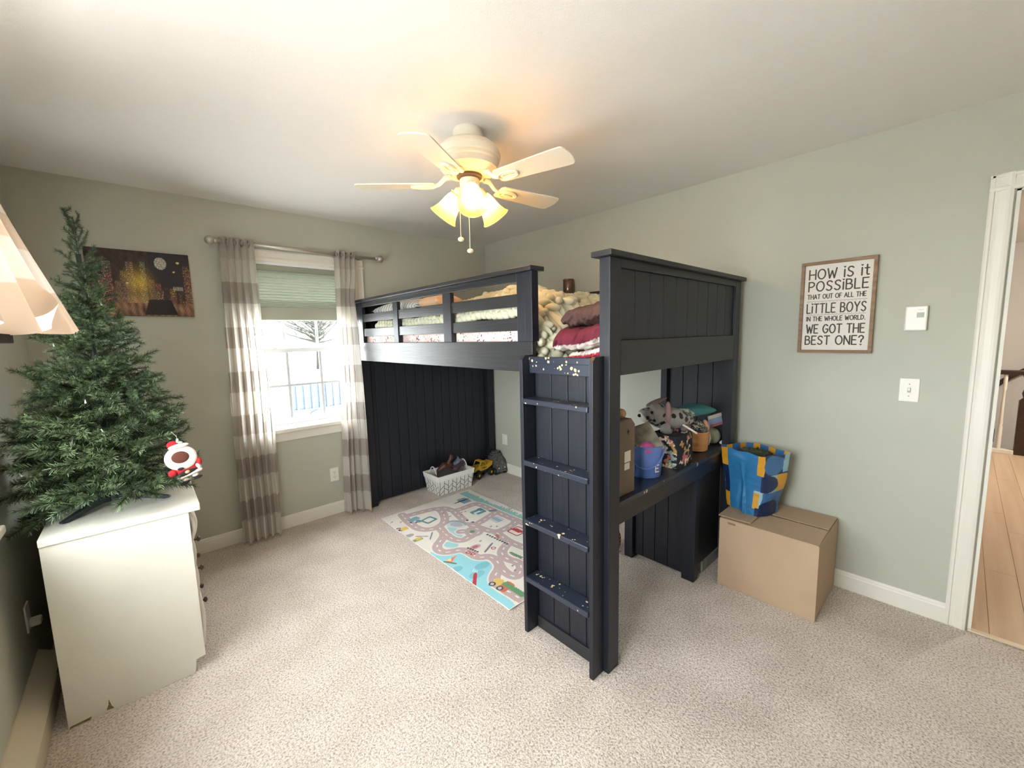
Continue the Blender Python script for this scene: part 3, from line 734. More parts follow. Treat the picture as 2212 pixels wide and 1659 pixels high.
SY0, SY1, SZ0, SZ1 = 2.872, 3.198, 1.337, 1.838
M = plate_M((SY0, SZ0), 'e'); SWd, SHt = SY1 - SY0, SZ1 - SZ0
sg = thing('lettered_wall_sign', 'white sign with dark hand lettering in a brown wood frame', 'sign', M @ Vector((SWd / 2, 0, 0)))
FRM = mat('weathered_brown_wood', (132, 106, 82), 0.7, wood=((40, 6, 40), (156, 130, 104)))
for nm, b_ in (('frame_side', (0, 0.016, 0, SHt)), ('frame_side', (SWd - 0.016, SWd, 0, SHt)), ('frame_top', (0.016, SWd - 0.016, SHt - 0.016, SHt)), ('frame_bottom', (0.016, SWd - 0.016, 0, 0.016))):
    MB().box(b_[0], b_[1], b_[2], b_[3], 0.0, 0.028, M=M).build(nm, FRM, sg, bevel=0.0015)
bd = MB().box(0.016, SWd - 0.016, 0.016, SHt - 0.016, 0.002, 0.012, M=M).build('board', mat('white_sign_board', (228, 222, 212), 0.7), sg)
INK = mat('dark_grey_lettering', (84, 78, 70), 0.8)
ih = SHt - 0.032; iw = SWd - 0.032


def line(text, a, b_, f0, f1, w):
    words = [MB()]; strokes(words[0], text, 0.016 + iw * a, 0.016 + iw * b_, 0.016 + ih * (1 - f1), ih * (f1 - f0), w, M, 0.0124, words)
    for mb in words: mb.build('lettering', INK, bd)


line('HOW iS it', .07, .94, .055, .165, .0068); line('POSSiBLE', .07, .94, .195, .305, .0068)
line('THAT OUT OF ALL THE', .06, .92, .345, .395, .0042); line('LiTTLE BOYS', .06, .93, .455, .56, .0062)
line('IN THE WHOLE WORLD.', .06, .93, .605, .655, .0042); line('WE GOT THE', .07, .93, .70, .80, .0064); line('BEST ONE?', .06, .93, .835, .935, .0066)
mb = MB()
for f in (.425, .585):
    ribbon(mb, [(0.016 + iw * .05, 0.016 + ih * (1 - f)), (0.016 + iw * .94, 0.016 + ih * (1 - f))], .0015, M, .0124)
    for i in range(16):
        x = 0.016 + iw * (.07 + .055 * i); ribbon(mb, [(x, 0.016 + ih * (1 - f) + (.006 if f < .5 else .006) * (-1 if f < .5 else 1)), (x + .003, 0.016 + ih * (1 - f) + .006 * (-1 if f < .5 else 1))], .0018, M, .0124)
mb.build('rule_lines', INK, bd)

# ------------------------------------------------------------------ canvas picture (generic night city scene)
cv = thing('canvas_picture', 'dark night city canvas print hanging behind the tree', 'picture', (-2.79, -0.02, 1.65))
B('canvas', mat('black_canvas_edge', (40, 32, 28), 0.8), cv, (-3.03, -2.543, -0.020, -0.001, 1.652, 2.052), bevel=0.002)


def cfn(U, V): return -3.029 + 0.485 * U, 0 * U - 0.0208, 1.653 + 0.398 * V


def ccol(U, V, X, Y, Z):
    c = np.zeros((len(U), 3)) + lin((58, 46, 42))
    n = wob(U * 9, V * 5, 3, 8, 1.0); c *= (1 + 0.5 * n)[:, None]
    r = np.random.RandomState(5)
    sky = (V > .45) & (U > .58); c[sky] = lin((44, 40, 46))
    for i in range(46):                                     # buildings with lit windows
        x0 = r.rand(); w = .02 + .05 * r.rand(); h = .35 + .5 * r.rand()
        if .60 < x0 < .9: h *= .62
        q = (U > x0) & (U < x0 + w) & (V < h) & (V > .2); c[q] = np.array(lin((70 + r.randint(40), 52 + r.randint(30), 44 + r.randint(24))))
        lit = q & (wob(U * 60, V * 40, i, 4) > .55); c[lit] = lin((206, 170, 120)) if r.rand() > .5 else lin((150, 130, 112))
    g = np.exp(-(((U - .47) / .10) ** 2 + ((V - .52) / .16) ** 2)); c += g[:, None] * np.array(lin((190, 160, 50))) * .9
    g = np.exp(-(((U - .45) / .13) ** 2 + ((V - .22) / .10) ** 2)); c += g[:, None] * np.array(lin((190, 150, 90))) * .6
    mo = ((U - .70) / .062) ** 2 + ((V - .83) / .095) ** 2 < 1; c[mo] = np.array(lin((190, 182, 172))) * (0.8 + .35 * wob(U[mo] * 22, V[mo] * 18, 8))[:, None]
    for x, y, rr_ in ((.88, .86, .016), (.83, .71, .012), (.36, .50, .014)):
        q = ((U - x) / rr_) ** 2 + ((V - y) / (rr_ * 1.2)) ** 2 < 1; c[q] = lin((226, 200, 140))
    st = (V < .2); c[st] = np.array(lin((150, 112, 84))) * (0.7 + .5 * wob(U[st] * 7, V[st] * 3, 4))[:, None]
    dk = (V < .26) & (V > .02) & (np.abs(U - .66) < .17 - abs(.0) - (V - .02) * .25); c[dk] = lin((36, 30, 30))
    q = (np.abs(U - .86) < .05) & (np.abs(V - .44) < .03) & (np.sin(U * 500) > -.2); c[q] = lin((180, 172, 160))
    c *= (1.05 + .55 * wob(U * 26, V * 20, 6, 8))[:, None]
    return np.clip(c, 0.004, 1)


surf('printed_front', cfn, 180, 150, mat('canvas_print', (255, 255, 255), 0.7, attr='Col'), cv, ccol)

# ------------------------------------------------------------------ baseboard heater
ht = thing('baseboard_heater', 'cream metal baseboard heater along the wall beside the dresser', 'heater', (XW, -2.9, 0))
HM = mat('cream_enamel', (206, 196, 172), 0.45)
Mh = Matrix(((1, 0, 0, XW), (0, 0, 1, 0), (0, 1, 0, 0), (0, 0, 0, 1)))
MB().prism([(0, 0.012), (0.060, 0.012), (0.060, 0.016), (0.004, 0.016), (0.004, 0.146), (0, 0.147)], -4.4, -0.86, Mh).build('back_plate', HM, ht)
MB().prism([(0.0, 0.144), (0.066, 0.101), (0.0675, 0.104), (0.0, 0.148)], -4.4, -0.86, Mh).build('top_cover', HM, ht)
MB().prism([(0.066, 0.002), (0.069, 0.002), (0.069, 0.093), (0.062, 0.100), (0.060, 0.098), (0.066, 0.091)], -4.4, -1.02, Mh).build('front_panel', HM, ht)
MB().prism([(0.006, 0.03), (0.052, 0.03), (0.052, 0.085), (0.006, 0.085)], -4.35, -0.88, Mh).build('fins', mat('dark_fin', (60, 58, 54), 0.6, 0.5), ht)

o_ = thing('cord_plug', 'white plug and outlet low on the wall behind the dresser', 'outlet', (XW, -0.95, 0.35))
B('cover_plate', PLATE, o_, (XW, XW + 0.006, -0.985, -0.915, 0.29, 0.405)); B('plug', PLATE, o_, (XW + 0.006, XW + 0.04, -0.97, -0.93, 0.305, 0.335), bevel=0.006)
# ------------------------------------------------------------------ dresser
dr = thing('dresser', 'cream white painted dresser standing under the artificial tree', 'dresser', (-2.98, -0.73, 0))
DW = mat('cream_white_furniture_paint', (228, 224, 210), 0.42, bump=(60, 0.0006), vary=(3, (222, 218, 203)))
DY_0, DY_1 = -1.295, -0.12
sd = MB().prism([(-3.186, 0), (-2.800, 0), (-2.793, 0.005), (-2.787, 0.06), (-2.752, 0.066), (-2.752, 0.742), (-3.186, 0.742)], DY_0, DY_0 + 0.02, Matrix(((1, 0, 0, 0), (0, 0, 1, 0), (0, 1, 0, 0), (0, 0, 0, 1)))).build('side_panel', DW, dr, bevel=0.0015)
MB().prism([(-3.186, 0), (-2.790, 0), (-2.787, 0.06), (-2.752, 0.066), (-2.752, 0.742), (-3.186, 0.742)], DY_1 - 0.02, DY_1, Matrix(((1, 0, 0, 0), (0, 0, 1, 0), (0, 1, 0, 0), (0, 0, 0, 1)))).build('side_panel', DW, dr)
CHIP = mat('bare_chipped_wood', (150, 128, 84), 0.8, vary=(200, (96, 78, 48)))
for pf in ([(-3.080, 0.012), (-3.058, 0.008), (-3.064, 0.022), (-3.070, 0.055), (-3.073, 0.030)], [(-3.184, 0.002), (-3.125, 0.003), (-3.122, 0.014), (-3.150, 0.012), (-3.180, 0.010)]):
    MB().prism(pf, DY_0 - 0.0006, DY_0 + 0.001, Matrix(((1, 0, 0, 0), (0, 0, 1, 0), (0, 1, 0, 0), (0, 0, 0, 1)))).build('chipped_patch', CHIP, sd)
B('top', DW, dr, (-3.187, -2.711, DY_0 - 0.006, DY_1 + 0.006, 0.742, 0.772), bevel=0.004)
B('back', DW, dr, (-3.184, -3.172, DY_0 + 0.02, DY_1 - 0.02, 0.02, 0.742), bevel=0)
B('plinth', DW, dr, (-2.80, -2.785, DY_0 + 0.02, DY_1 - 0.02, 0.0, 0.07), bevel=0)
B('face_frame', DW, dr, (-2.77, -2.754, DY_0 + 0.02, DY_1 - 0.02, 0.066, 0.10), (-2.77, -2.754, DY_0 + 0.02, DY_1 - 0.02, 0.70, 0.742), bevel=0.001)
KN = mat('antique_brass_knob', (84, 72, 58), 0.3, 0.9)
for r_, (z0, z1, bul) in enumerate(((0.60, 0.735, 0.024), (0.482, 0.596, 0.008), (0.345, 0.478, 0.008), (0.105, 0.341, 0.014))):
    for c_ in range(2):
        ya = DY_0 + 0.022 + c_ * 0.571; yb = ya + 0.560

        def dfn(U, V, z0=z0, z1=z1, ya=ya, yb=yb, bul=bul):
            return -2.752 + 0.006 + bul * np.sin(PI * V) ** 0.8 * np.minimum(1, np.minimum(U, 1 - U) * 12 + 0.35), ya + (yb - ya) * U, z0 + (z1 - z0) * V
        d = surf('drawer', dfn, 24, 12, DW, dr, solid=0.016)
        for ky in (0.145, 0.295):
            if r_ == 0: continue
            kz = {1: 0.557, 2: 0.414, 3: 0.25}[r_]
            MB().lathe([(0.004, 0), (0.0045, 0.012), (0.012, 0.016), (0.013, 0.022), (0.007, 0.027), (0, 0.028)], 14, Matrix(((0, 0, 1, -2.742), (0, 1, 0, ya + ky - 0.022), (-1, 0, 0, kz), (0, 0, 0, 1)))).build('knob', KN, d, smooth=True)

# ================================================================== CEILING FAN
CX, CY = -1.598, -1.872
fan = thing('ceiling_fan', 'cream ceiling fan with five blades and three lit glass shades', 'ceiling fan', (CX, CY, 2.0))
FW = mat('cream_white_enamel', (232, 224, 206), 0.38); FD = mat('fan_dark_vent', (70, 62, 52), 0.6)
BL = mat('cream_blade_laminate', (236, 226, 204), 0.45)
T0 = TR(CX, CY, 0)
MB().lathe([(0.066, 2.44), (0.070, 2.432), (0.070, 2.402), (0.064, 2.388), (0.050, 2.382)], 36, T0).build('canopy', FW, fan, auto=35)
MB().lathe([(0.050, 2.384), (0.090, 2.380), (0.120, 2.370), (0.136, 2.356), (0.142, 2.342), (0.149, 2.338), (0.152, 2.322), (0.150, 2.308), (0.144, 2.304), (0.144, 2.292), (0.138, 2.286), (0.134, 2.262), (0.112, 2.243), (0.072, 2.236), (0.058, 2.236)], 48, T0).build('motor_housing', FW, fan, auto=30)
MB().lathe([(0.060, 2.240), (0.060, 2.226), (0.042, 2.220)], 30, T0).build('vent_ring', FD, fan, auto=30)
MB().lathe([(0.040, 2.224), (0.047, 2.216), (0.047, 2.172), (0.042, 2.162), (0.030, 2.150), (0.0, 2.146)], 30, T0).build('switch_housing', FW, fan, auto=35)
A0 = -5.5; BLEN = 0.535
for k in range(5):
    R_ = T0 @ rotz(math.radians(A0 + 72 * k))
    # blade outline, x radial
    r0, r1, w0, w1 = 0.165, BLEN, 0.050, 0.066
    out = [(r0, -w0 + 0.012), (r0 + 0.014, -w0)]
    out += [(r1 - 0.05, -w1)] + [(r1 - 0.022 + 0.022 * math.sin(q), -w1 + 0.03 - 0.03 * math.cos(q)) for q in np.linspace(0.2, PI / 2, 5)]
    out += [(r1 + 0.006, -0.015), (r1 + 0.006, 0.015)] + [(r1 - 0.022 + 0.022 * math.cos(q), w1 - 0.03 + 0.03 * math.sin(q)) for q in np.linspace(0, PI / 2 - 0.2, 5)] + [(r1 - 0.05, w1)]
    out += [(r0 + 0.014, w0), (r0, w0 - 0.012)]
    Mb = R_ @ TR(0, 0, 2.192) @ Matrix.Rotation(math.radians(-9), 4, 'X')
    MB().prism(out, 0, 0.006, Mb).build('blade', BL, fan, bevel=0.0015)
    ir = MB().tube([Mb @ Vector((0.225 + 0.052 * math.cos(q), 0.028 * math.sin(q), -0.004)) for q in np.linspace(0, 2 * PI, 25)[:-1]], 0.0055, 8, closed=True)
    ir.tube([Mb @ Vector((0.232 + 0.036 * math.cos(q), 0.017 * math.sin(q), -0.004)) for q in np.linspace(0, 2 * PI, 21)[:-1]], 0.0045, 8, closed=True)
    ir.tube([R_ @ Vector((0.085, 0, 2.232)), R_ @ Vector((0.115, 0, 2.228)), R_ @ Vector((0.145, 0, 2.200)), Mb @ Vector((0.178, 0, -0.004))], [0.013, 0.011, 0.009, 0.009], 10)
    ir.tube([Mb @ Vector((0.19, 0.012, -0.004)), Mb @ Vector((0.235, 0.004, -0.005)), Mb @ Vector((0.262, 0.010, -0.004))], 0.004, 6)
    ir.build('blade_arm', FW, fan, smooth=True)
GLS = mat('frosted_amber_glass', (250, 222, 140), 0.3, trans=(0.6, 0.22, (1.0, 0.90, 0.66)))
BULB = mat('lit_bulb', (255, 230, 180), 0.5, emit=((255, 200, 130), BULB_POWER))
for k, a in enumerate((-123.0, -3.0, 117.0)):
    R_ = T0 @ rotz(math.radians(a)) @ TR(0.052, 0, 2.176) @ Matrix.Rotation(math.radians(180 - 42), 4, 'Y')     # local +z points out and down
    arm = MB().tube([T0 @ rotz(math.radians(a)) @ Vector((0.02, 0, 2.18)), R_ @ Vector((0, 0, 0.0))], [0.014, 0.014], 10).lathe([(0.012, -0.01), (0.024, 0.0), (0.027, 0.022), (0.030, 0.030), (0.022, 0.030)], 24, R_)
    ar = arm.build('light_arm', FW, fan, auto=40)
    prof = [(0.024, 0.016), (0.028, 0.024), (0.037, 0.042), (0.043, 0.064), (0.047, 0.088), (0.053, 0.112), (0.063, 0.136), (0.071, 0.150)]
    MB().lathe(prof, 36, R_, cap=False).build('glass_shade', GLS, ar, smooth=True)
    MB().tube([R_ @ Vector((0.0715 * math.cos(q), 0.0715 * math.sin(q), 0.150)) for q in np.linspace(0, 2 * PI, 37)[:-1]], 0.0016, 6, closed=True).build('shade_rim', mat('clear_glass_rim', (246, 236, 206), 0.2, trans=(0.4, 0.2)), ar, smooth=True)
    b_ = MB(); b_.lathe([(0.010, 0.026), (0.011, 0.040), (0.019, 0.056), (0.0225, 0.072), (0.019, 0.088), (0.009, 0.098), (0.0, 0.100)], 16, R_).build('bulb', BULB, ar, smooth=True)
    for q in (0.5, 2.6, 4.7): MB().ell(R_ @ Vector((0.031 * math.cos(q), 0.031 * math.sin(q), 0.022)), (0.004, 0.004, 0.004), 8, 6).build('thumb_screw', FW, ar, smooth=True)
CH = mat('cream_cord', (240, 226, 190), 0.5)
for (u, v, a) in ((996, 517, 190), (1016, 542, -100)):
    dpt = (Vector((CX, CY, 2.0)) - CAM).dot(fwd) - 0.035
    d = fwd + RGT * ((u - IW / 2) / FPX) - UPV * ((v - IH / 2) / FPX); e = CAM + d * dpt
    c_ = MB().tube([(e.x, e.y, 2.168), (e.x, e.y, e.z + 0.01)], 0.0016, 6).build('pull_cord', CH, fan, smooth=True)
    MB().ell(e, (0.0155, 0.0155, 0.0105), 14, 8).build('cord_knob', CH, c_, smooth=True)
    MB().tube([(CX, CY, 2.172), (e.x, e.y, 2.168)], 0.002, 6).build('cord_guide', FW, c_)

# ================================================================== ARTIFICIAL TREE
tx, ty = -2.988, -1.03
tree = thing('artificial_christmas_tree', 'small green artificial Christmas tree on top of the white dresser', 'tree', (tx, ty, 0.772))
STD = mat('dark_green_plastic', (38, 48, 46), 0.4)
MB().tube([(tx, ty, 0.80), (tx, ty, 1.45), (tx - 0.004, ty, 1.85)], [0.012, 0.011, 0.008], 8).build('pole', mat('green_pole', (34, 46, 34), 0.6), tree, smooth=True)
MB().lathe([(0.022, 0.795), (0.022, 0.862), (0.016, 0.868)], 14, TR(tx, ty, 0)).build('stand_socket', STD, tree, auto=40)
for (ex, ey) in ((-3.138, -1.165), (-2.802, -1.112), (-2.99, -0.84)):
    d = Vector((ex - tx, ey - ty, 0)); L0 = d.length; an = math.atan2(d.y, d.x)
    pf = [(0.01, 0.020), (0.01, 0.075), (0.05, 0.068), (L0 * 0.6, 0.034), (L0, 0.010), (L0, 0.002), (L0 - 0.02, 0.0), (L0 * 0.5, 0.016), (0.05, 0.024)]
    MB().prism(pf, -0.010, 0.010, TR(tx, ty, 0.7725) @ rotz(an) @ Matrix(((1, 0, 0, 0), (0, 0, -1, 0), (0, 1, 0, 0), (0, 0, 0, 1)))).build('stand_leg', STD, tree, bevel=0.002)


def needle_mat():
    m = bpy.data.materials.new('tree_needles'); m.use_nodes = True
    N = m.node_tree.nodes; L = m.node_tree.links; b = N['Principled BSDF']; b.inputs['Roughness'].default_value = 0.5
    a = N.new('ShaderNodeAttribute'); a.attribute_name = 'Col'; oi = N.new('ShaderNodeObjectInfo')
    rp = N.new('ShaderNodeValToRGB'); e = rp.color_ramp.elements
    e[0].color = (0.62, 0.70, 0.62, 1); e[1].color = (1.25, 1.2, 1.05, 1); L.new(oi.outputs['Random'], rp.inputs[0])
    mx = N.new('ShaderNodeMix'); mx.data_type = 'RGBA'; mx.blend_type = 'MULTIPLY'; mx.inputs[0].default_value = 1
    L.new(a.outputs['Color'], mx.inputs[6]); L.new(rp.outputs[0], mx.inputs[7]); L.new(mx.outputs[2], b.inputs['Base Color'])
    tr_ = N.new('ShaderNodeBsdfTranslucent'); ms = N.new('ShaderNodeMixShader'); ms.inputs[0].default_value = 0.2
    L.new(mx.outputs[2], tr_.inputs['Color']); L.new(b.outputs[0], ms.inputs[1]); L.new(tr_.outputs[0], ms.inputs[2]); L.new(ms.outputs[0], N['Material Output'].inputs['Surface'])
    return m


NEED = needle_mat()


def branch_mesh(seed, length, nside):
    """one branch along +x: wire, side tips and needles, drooping a little"""
    rr = np.random.RandomState(seed); V = []; F = []; C = []
    segs = [(np.array([0, 0, 0.]), np.array([1, 0, 0.05]), length)]
    for i in range(nside):
        t = 0.25 + 0.6 * i / max(1, nside - 1) if nside > 1 else 0.5
        s = 1 if i % 2 else -1; a = math.radians(38 + 14 * rr.rand())
        segs.append((np.array([t * length, 0, 0.05 * t * length]), np.array([math.cos(a), s * math.sin(a), 0.25 * rr.randn()]), length * (0.42 - 0.12 * abs(t - .4)) * (0.85 + .3 * rr.rand())))
    for p0, d, L0 in segs:
        d = d / np.linalg.norm(d); n = int(L0 * 1150)
        b1 = np.cross(d, [0, 0, 1]); b1 /= np.linalg.norm(b1); b2 = np.cross(d, b1)
        # wire
        k = len(V)
        for q in (p0, p0 + d * L0):
            for j in range(3): V.append(q + 0.0018 * (b1 * math.cos(2.1 * j) + b2 * math.sin(2.1 * j))); C.append(lin((44, 44, 34)))
        for j in range(3): F.append((k + j, k + (j + 1) % 3, k + 3 + (j + 1) % 3, k + 3 + j))
        for i in range(n):
            t = (i + rr.rand()) / n
            if p0[0] == 0 and t < 0.12: continue
            a = 2 * PI * rr.rand(); rad = b1 * math.cos(a) + b2 * math.sin(a)
            nd = d * (0.55 + .35 * rr.rand()) + rad * (0.75 + .3 * rr.rand()); nd /= np.linalg.norm(nd)
            ln = (0.020 + 0.012 * rr.rand()) * (1.0 - 0.25 * t)
            q = p0 + d * L0 * t; w = np.cross(nd, rr.randn(3)); w = w / np.linalg.norm(w) * 0.0011
            k = len(V); V += [q - w, q + w, q + nd * ln + w * .5, q + nd * ln - w * .5]; F.append((k, k + 1, k + 2, k + 3))
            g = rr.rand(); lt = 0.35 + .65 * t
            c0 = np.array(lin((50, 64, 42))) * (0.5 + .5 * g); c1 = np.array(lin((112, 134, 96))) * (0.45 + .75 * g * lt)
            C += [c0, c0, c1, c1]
    me = bpy.data.meshes.new('branch'); me.from_pydata([tuple(v) for v in V], [], F); me.materials.append(NEED)
    a = me.attributes.new('Col', 'FLOAT_COLOR', 'POINT'); a.data.foreach_set('color', np.array([tuple(c) + (1,) for c in C], np.float32).ravel())
    return me


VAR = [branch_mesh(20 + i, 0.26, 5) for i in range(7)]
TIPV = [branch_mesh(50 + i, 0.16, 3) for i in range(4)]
rr = random.Random(3)


def put_branch(me, loc, az, el, roll, sc_):
    o = bpy.data.objects.new('branch', me); COL.objects.link(o); o.parent = tree
    o.matrix_local = TR(loc[0] - tx, loc[1] - ty, loc[2] - 0.772) @ rotz(az) @ Matrix.Rotation(-el, 4, 'Y') @ Matrix.Rotation(roll, 4, 'X') @ Matrix.Diagonal((sc_, sc_, sc_, 1))


lev = 0; z = 0.90
while z < 1.80:
    f = (z - 0.90) / 0.90
    rad = 0.30 * (1 - f) ** 0.95 + 0.05; nb = int(round(12 - 5 * f)); off = rr.random() * 6
    for i in range(nb):
        az = off + 2 * PI * i / nb + rr.uniform(-.2, .2); k = rad * rr.uniform(0.82, 1.06)
        wx = tx + k * math.cos(az)
        if wx < -3.275: k *= (tx + 3.275) / (tx - wx)
        if wx > -2.73: k *= (-2.73 - tx) / (wx - tx)
        el = rr.uniform(-0.18, 0.32) + (0.45 * f) - (0.25 if z < 0.97 else 0)
        big = k > 0.15
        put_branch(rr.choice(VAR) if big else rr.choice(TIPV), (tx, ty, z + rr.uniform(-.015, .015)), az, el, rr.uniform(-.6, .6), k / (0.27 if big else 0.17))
    z += 0.052 - 0.006 * f
for i in range(11):
    zz_ = 1.74 + i * 0.022; put_branch(rr.choice(TIPV), (tx, ty, zz_), rr.random() * 6.3, 0.75 + 0.05 * i, 0, 0.62 - 0.028 * i)
put_branch(TIPV[1], (tx, ty, 1.84), 2.6, 1.42, 0, 0.75); put_branch(TIPV[2], (tx - 0.006, ty, 1.93), 3.0, 1.30, 0, 0.62)
MBULB = mat('clear_mini_bulb', (226, 230, 226), 0.1)
for i in range(16):
    z = rr.uniform(0.98, 1.7); f = (z - .9) / .9; k = (0.3 * (1 - f) + 0.04) * 0.8; az = rr.uniform(-PI * 0.95, 0.35)
    p = Vector((tx + k * math.cos(az), ty + k * math.sin(az), z))
    MB().tube([p, p + Vector((rr.uniform(-.008, .008), rr.uniform(-.008, .008), 0.014))], [0.0035, 0.001], 6).build('mini_bulb', MBULB, tree, smooth=True)

# ------------------------------------------------------------------ felt ornament on a tree tip
oc = px(395, 990, 1, -1.24); mpp = (oc - CAM).dot(fwd) / FPX
vd = Vector((oc.x - CAM.x, oc.y - CAM.y, 0)).normalized(); rg = Vector((vd.y, -vd.x, 0))
MO = Matrix(((rg.x, 0, -vd.x, oc.x), (rg.y, 0, -vd.y, oc.y), (0, 1, 0, oc.z), (0, 0, 0, 1)))   # local x right, y up, z towards viewer
orn = thing('felt_ornament', 'red, white and black stuffed felt holiday ornament hanging on the tree', 'ornament', oc)
RED = mat('red_felt', (168, 30, 38), 0.9, bump=(400, 0.0005)); WHF = mat('cream_fleece', (226, 206, 192), 0.95, bump=(260, 0.002)); BRF = mat('brown_felt', (88, 46, 34), 0.95, bump=(300, 0.001)); BKF = mat('black_felt', (26, 22, 22), 0.85); GRF = mat('pale_green_felt', (170, 206, 168), 0.9)


def oe(name, u, v, ru, rv, m, dz=0, th=7, rot=0, fn=None, sub=None):
    c = MO @ Vector(((u - 395) * mpp, -(v - 990) * mpp, dz * mpp))
    Mx = (MO.to_3x3() @ Matrix.Rotation(math.radians(rot), 3, 'Z')).to_4x4()
    return MB().ell(c, (ru * mpp, rv * mpp, th * mpp), 32, 14, Mx, fn=fn).build(name, m, sub or orn, smooth=True)


frill = lambda d: 1 + 0.035 * math.sin(16 * math.atan2(d.y, d.x))
oe('body', 397, 1012, 23, 17, RED, 0, 6, 12); bd_ = oe('collar', 392, 987.5, 28, 27, WHF, 5, 6, 0, frill); oe('round_patch', 391, 984.8, 15, 13, BRF, 10, 3, sub=bd_)
oe('hat', 380, 957, 10, 8, RED, 2, 5, 20); oe('hat_brim', 390, 961, 18, 5.2, WHF, 7, 5, 9); oe('leaf', 389.5, 949, 2.4, 5, GRF, 6, 2, -8); oe('leaf', 393, 953, 5, 2.2, GRF, 6, 2, -10)
oe('sleeve', 421.5, 1001, 5.5, 9, RED, 2, 5, 8); oe('cuff', 420, 1011, 4, 7, WHF, 4, 5, 30); oe('sleeve', 375.5, 1019, 8, 8, RED, 3, 5, 0); oe('mitten', 389.5, 1010, 5.5, 3, BKF, 10, 3, 5)
oe('belt', 398, 1021.5, 19, 5, BKF, 6, 4, 20); oe('buckle', 400, 1019, 4.5, 3.5, mat('gold_felt', (190, 160, 120), 0.5, 0.4), 9, 2.5, 20)
c1, c2 = MO @ Vector((-15 * mpp, -44.5 * mpp, 5 * mpp)), MO @ Vector((31 * mpp, -28 * mpp, 5 * mpp))
MB().tube([c1, c1.lerp(c2, .05), c1.lerp(c2, .95), c2], [0.003, 0.0068, 0.0068, 0.003], 10).build('hem', WHF, orn, smooth=True)
oe('leg', 396.5, 1036.5, 6, 4, WHF, 2, 4, 15); oe('leg', 413, 1030, 6, 4, WHF, 2, 4, 15); oe('boot', 395, 1044, 9.5, 3.6, BKF, 3, 4, 28); oe('boot', 415.5, 1036, 10, 3.6, BKF, 3, 4, 14)
MB().tube([MO @ Vector((-8 * mpp, 34 * mpp, 0)), MO @ Vector((-6 * mpp, 48 * mpp, -4 * mpp)), MO @ Vector((-14 * mpp, 58 * mpp, -14 * mpp))], 0.0012, 5).build('hanging_loop', WHF, orn)

# ------------------------------------------------------------------ curtain and shelf at the west window
shf = thing('wall_shelf', 'dark wood shelf under the white curtain at the left edge', 'shelf', (XW, -2.05, 1.48))
B('board', mat('matte_espresso', (40, 30, 26), 0.9, spec=0.1), shf, (XW, -3.055, -2.75, -2.06, 1.482, 1.502), bevel=0.002)
B('bracket', DARKW, shf, (XW, -3.12, -2.20, -2.175, 1.38, 1.482)); B('bracket', DARKW, shf, (XW, -3.12, -2.65, -2.625, 1.38, 1.482))
wc = thing('swept_curtain', 'white linen curtain swept over the dark shelf at the left edge', 'curtain', (-3.1, -1.7, 1.5))


def wfn(U, V):
    # V: 0 at the rod, 1 at the hem; U: 0 far edge, 1 near edge
    x = -3.225 + 0.222 * V ** 1.15; y = -1.04 - 0.60 * V - U * (0.55 + 0.25 * V); z = 2.175 - 0.645 * V
    ph = 2 * PI * (4.2 * U + 0.15 * V)
    n = 0.030 * np.sin(ph) * (0.45 + 0.55 * V) + 0.010 * np.sin(2.3 * ph + 1) * V
    z = z - 0.020 * np.sin(ph * 0.5) * V * V - 0.02 * U * V
    lift = 0.05 * np.exp(-((U - 0.27) / 0.03) ** 2) * smooth01((V - 0.8) / 0.2); z = z + lift
    return x + n - 0.10 * U * V, y + 0.012 * np.cos(ph), z


def wcol(U, V, X, Y, Z):
    band = (((V + 0.03) % 0.42) < 0.2); c = np.where(band[:, None], np.array(lin((196, 174, 152))), np.array(lin((214, 202, 188)))); return c


surf('panel', wfn, 160, 120, mat('white_linen', (255, 255, 255), 0.9, attr='Col', trans=(0.15,), bump=(900, 0.0003), spec=0.1), wc, wcol)
MB().tube([(-3.215, -3.55, 2.165), (-3.215, -0.98, 2.165)], 0.012, 10).build('rod', NICK, thing('west_curtain_rod', 'nickel curtain rod above the window beside the dresser', 'curtain rod', (-3.215, -2.2, 2.165)), smooth=True)

# ================================================================== ON THE LOFT BED
SHEET = mat('printed_fitted_sheet', (238, 226, 222), 0.9, vary=(9, (240, 206, 198)), specks=(75, 0.16, (120, 70, 62)), bump=(14, 0.012))
mt = MB().box(-1.432, -0.085, -2.045, -0.125, 1.352, 1.545).build('mattress', SHEET, None, bevel=0.045, seg=4)
tag(mt, 'mattress in a white and pink patterned sheet on the loft bed', 'mattress')
md = mt.modifiers.new('sub', 'SUBSURF'); md.levels = 1; md.render_levels = 1; md.subdivision_type = 'SIMPLE'
KNIT = mat('pale_green_chunky_yarn', (226, 220, 190), 0.95, vary=(3, (206, 206, 180)), bump=(500, 0.0015), sheen=0.3)


def knit(sx, sy):
    """chunky braided stitches: height 0..1 over braid coordinates"""
    a = sx * 2; q = (a % 1) - 0.5; side = np.where((np.floor(a) % 2) == 0, 1, -1)
    s = sy + side * q * 0.9
    return np.sqrt(np.clip(1 - (2 * q) ** 2, 0, 1)) * (0.35 + 0.65 * np.abs(np.sin(PI * s)) ** 0.6)


bk = thing('knit_blanket', 'pale green chunky knit blanket heaped on the loft bed', 'blanket', (-0.75, -1.3, 1.545))


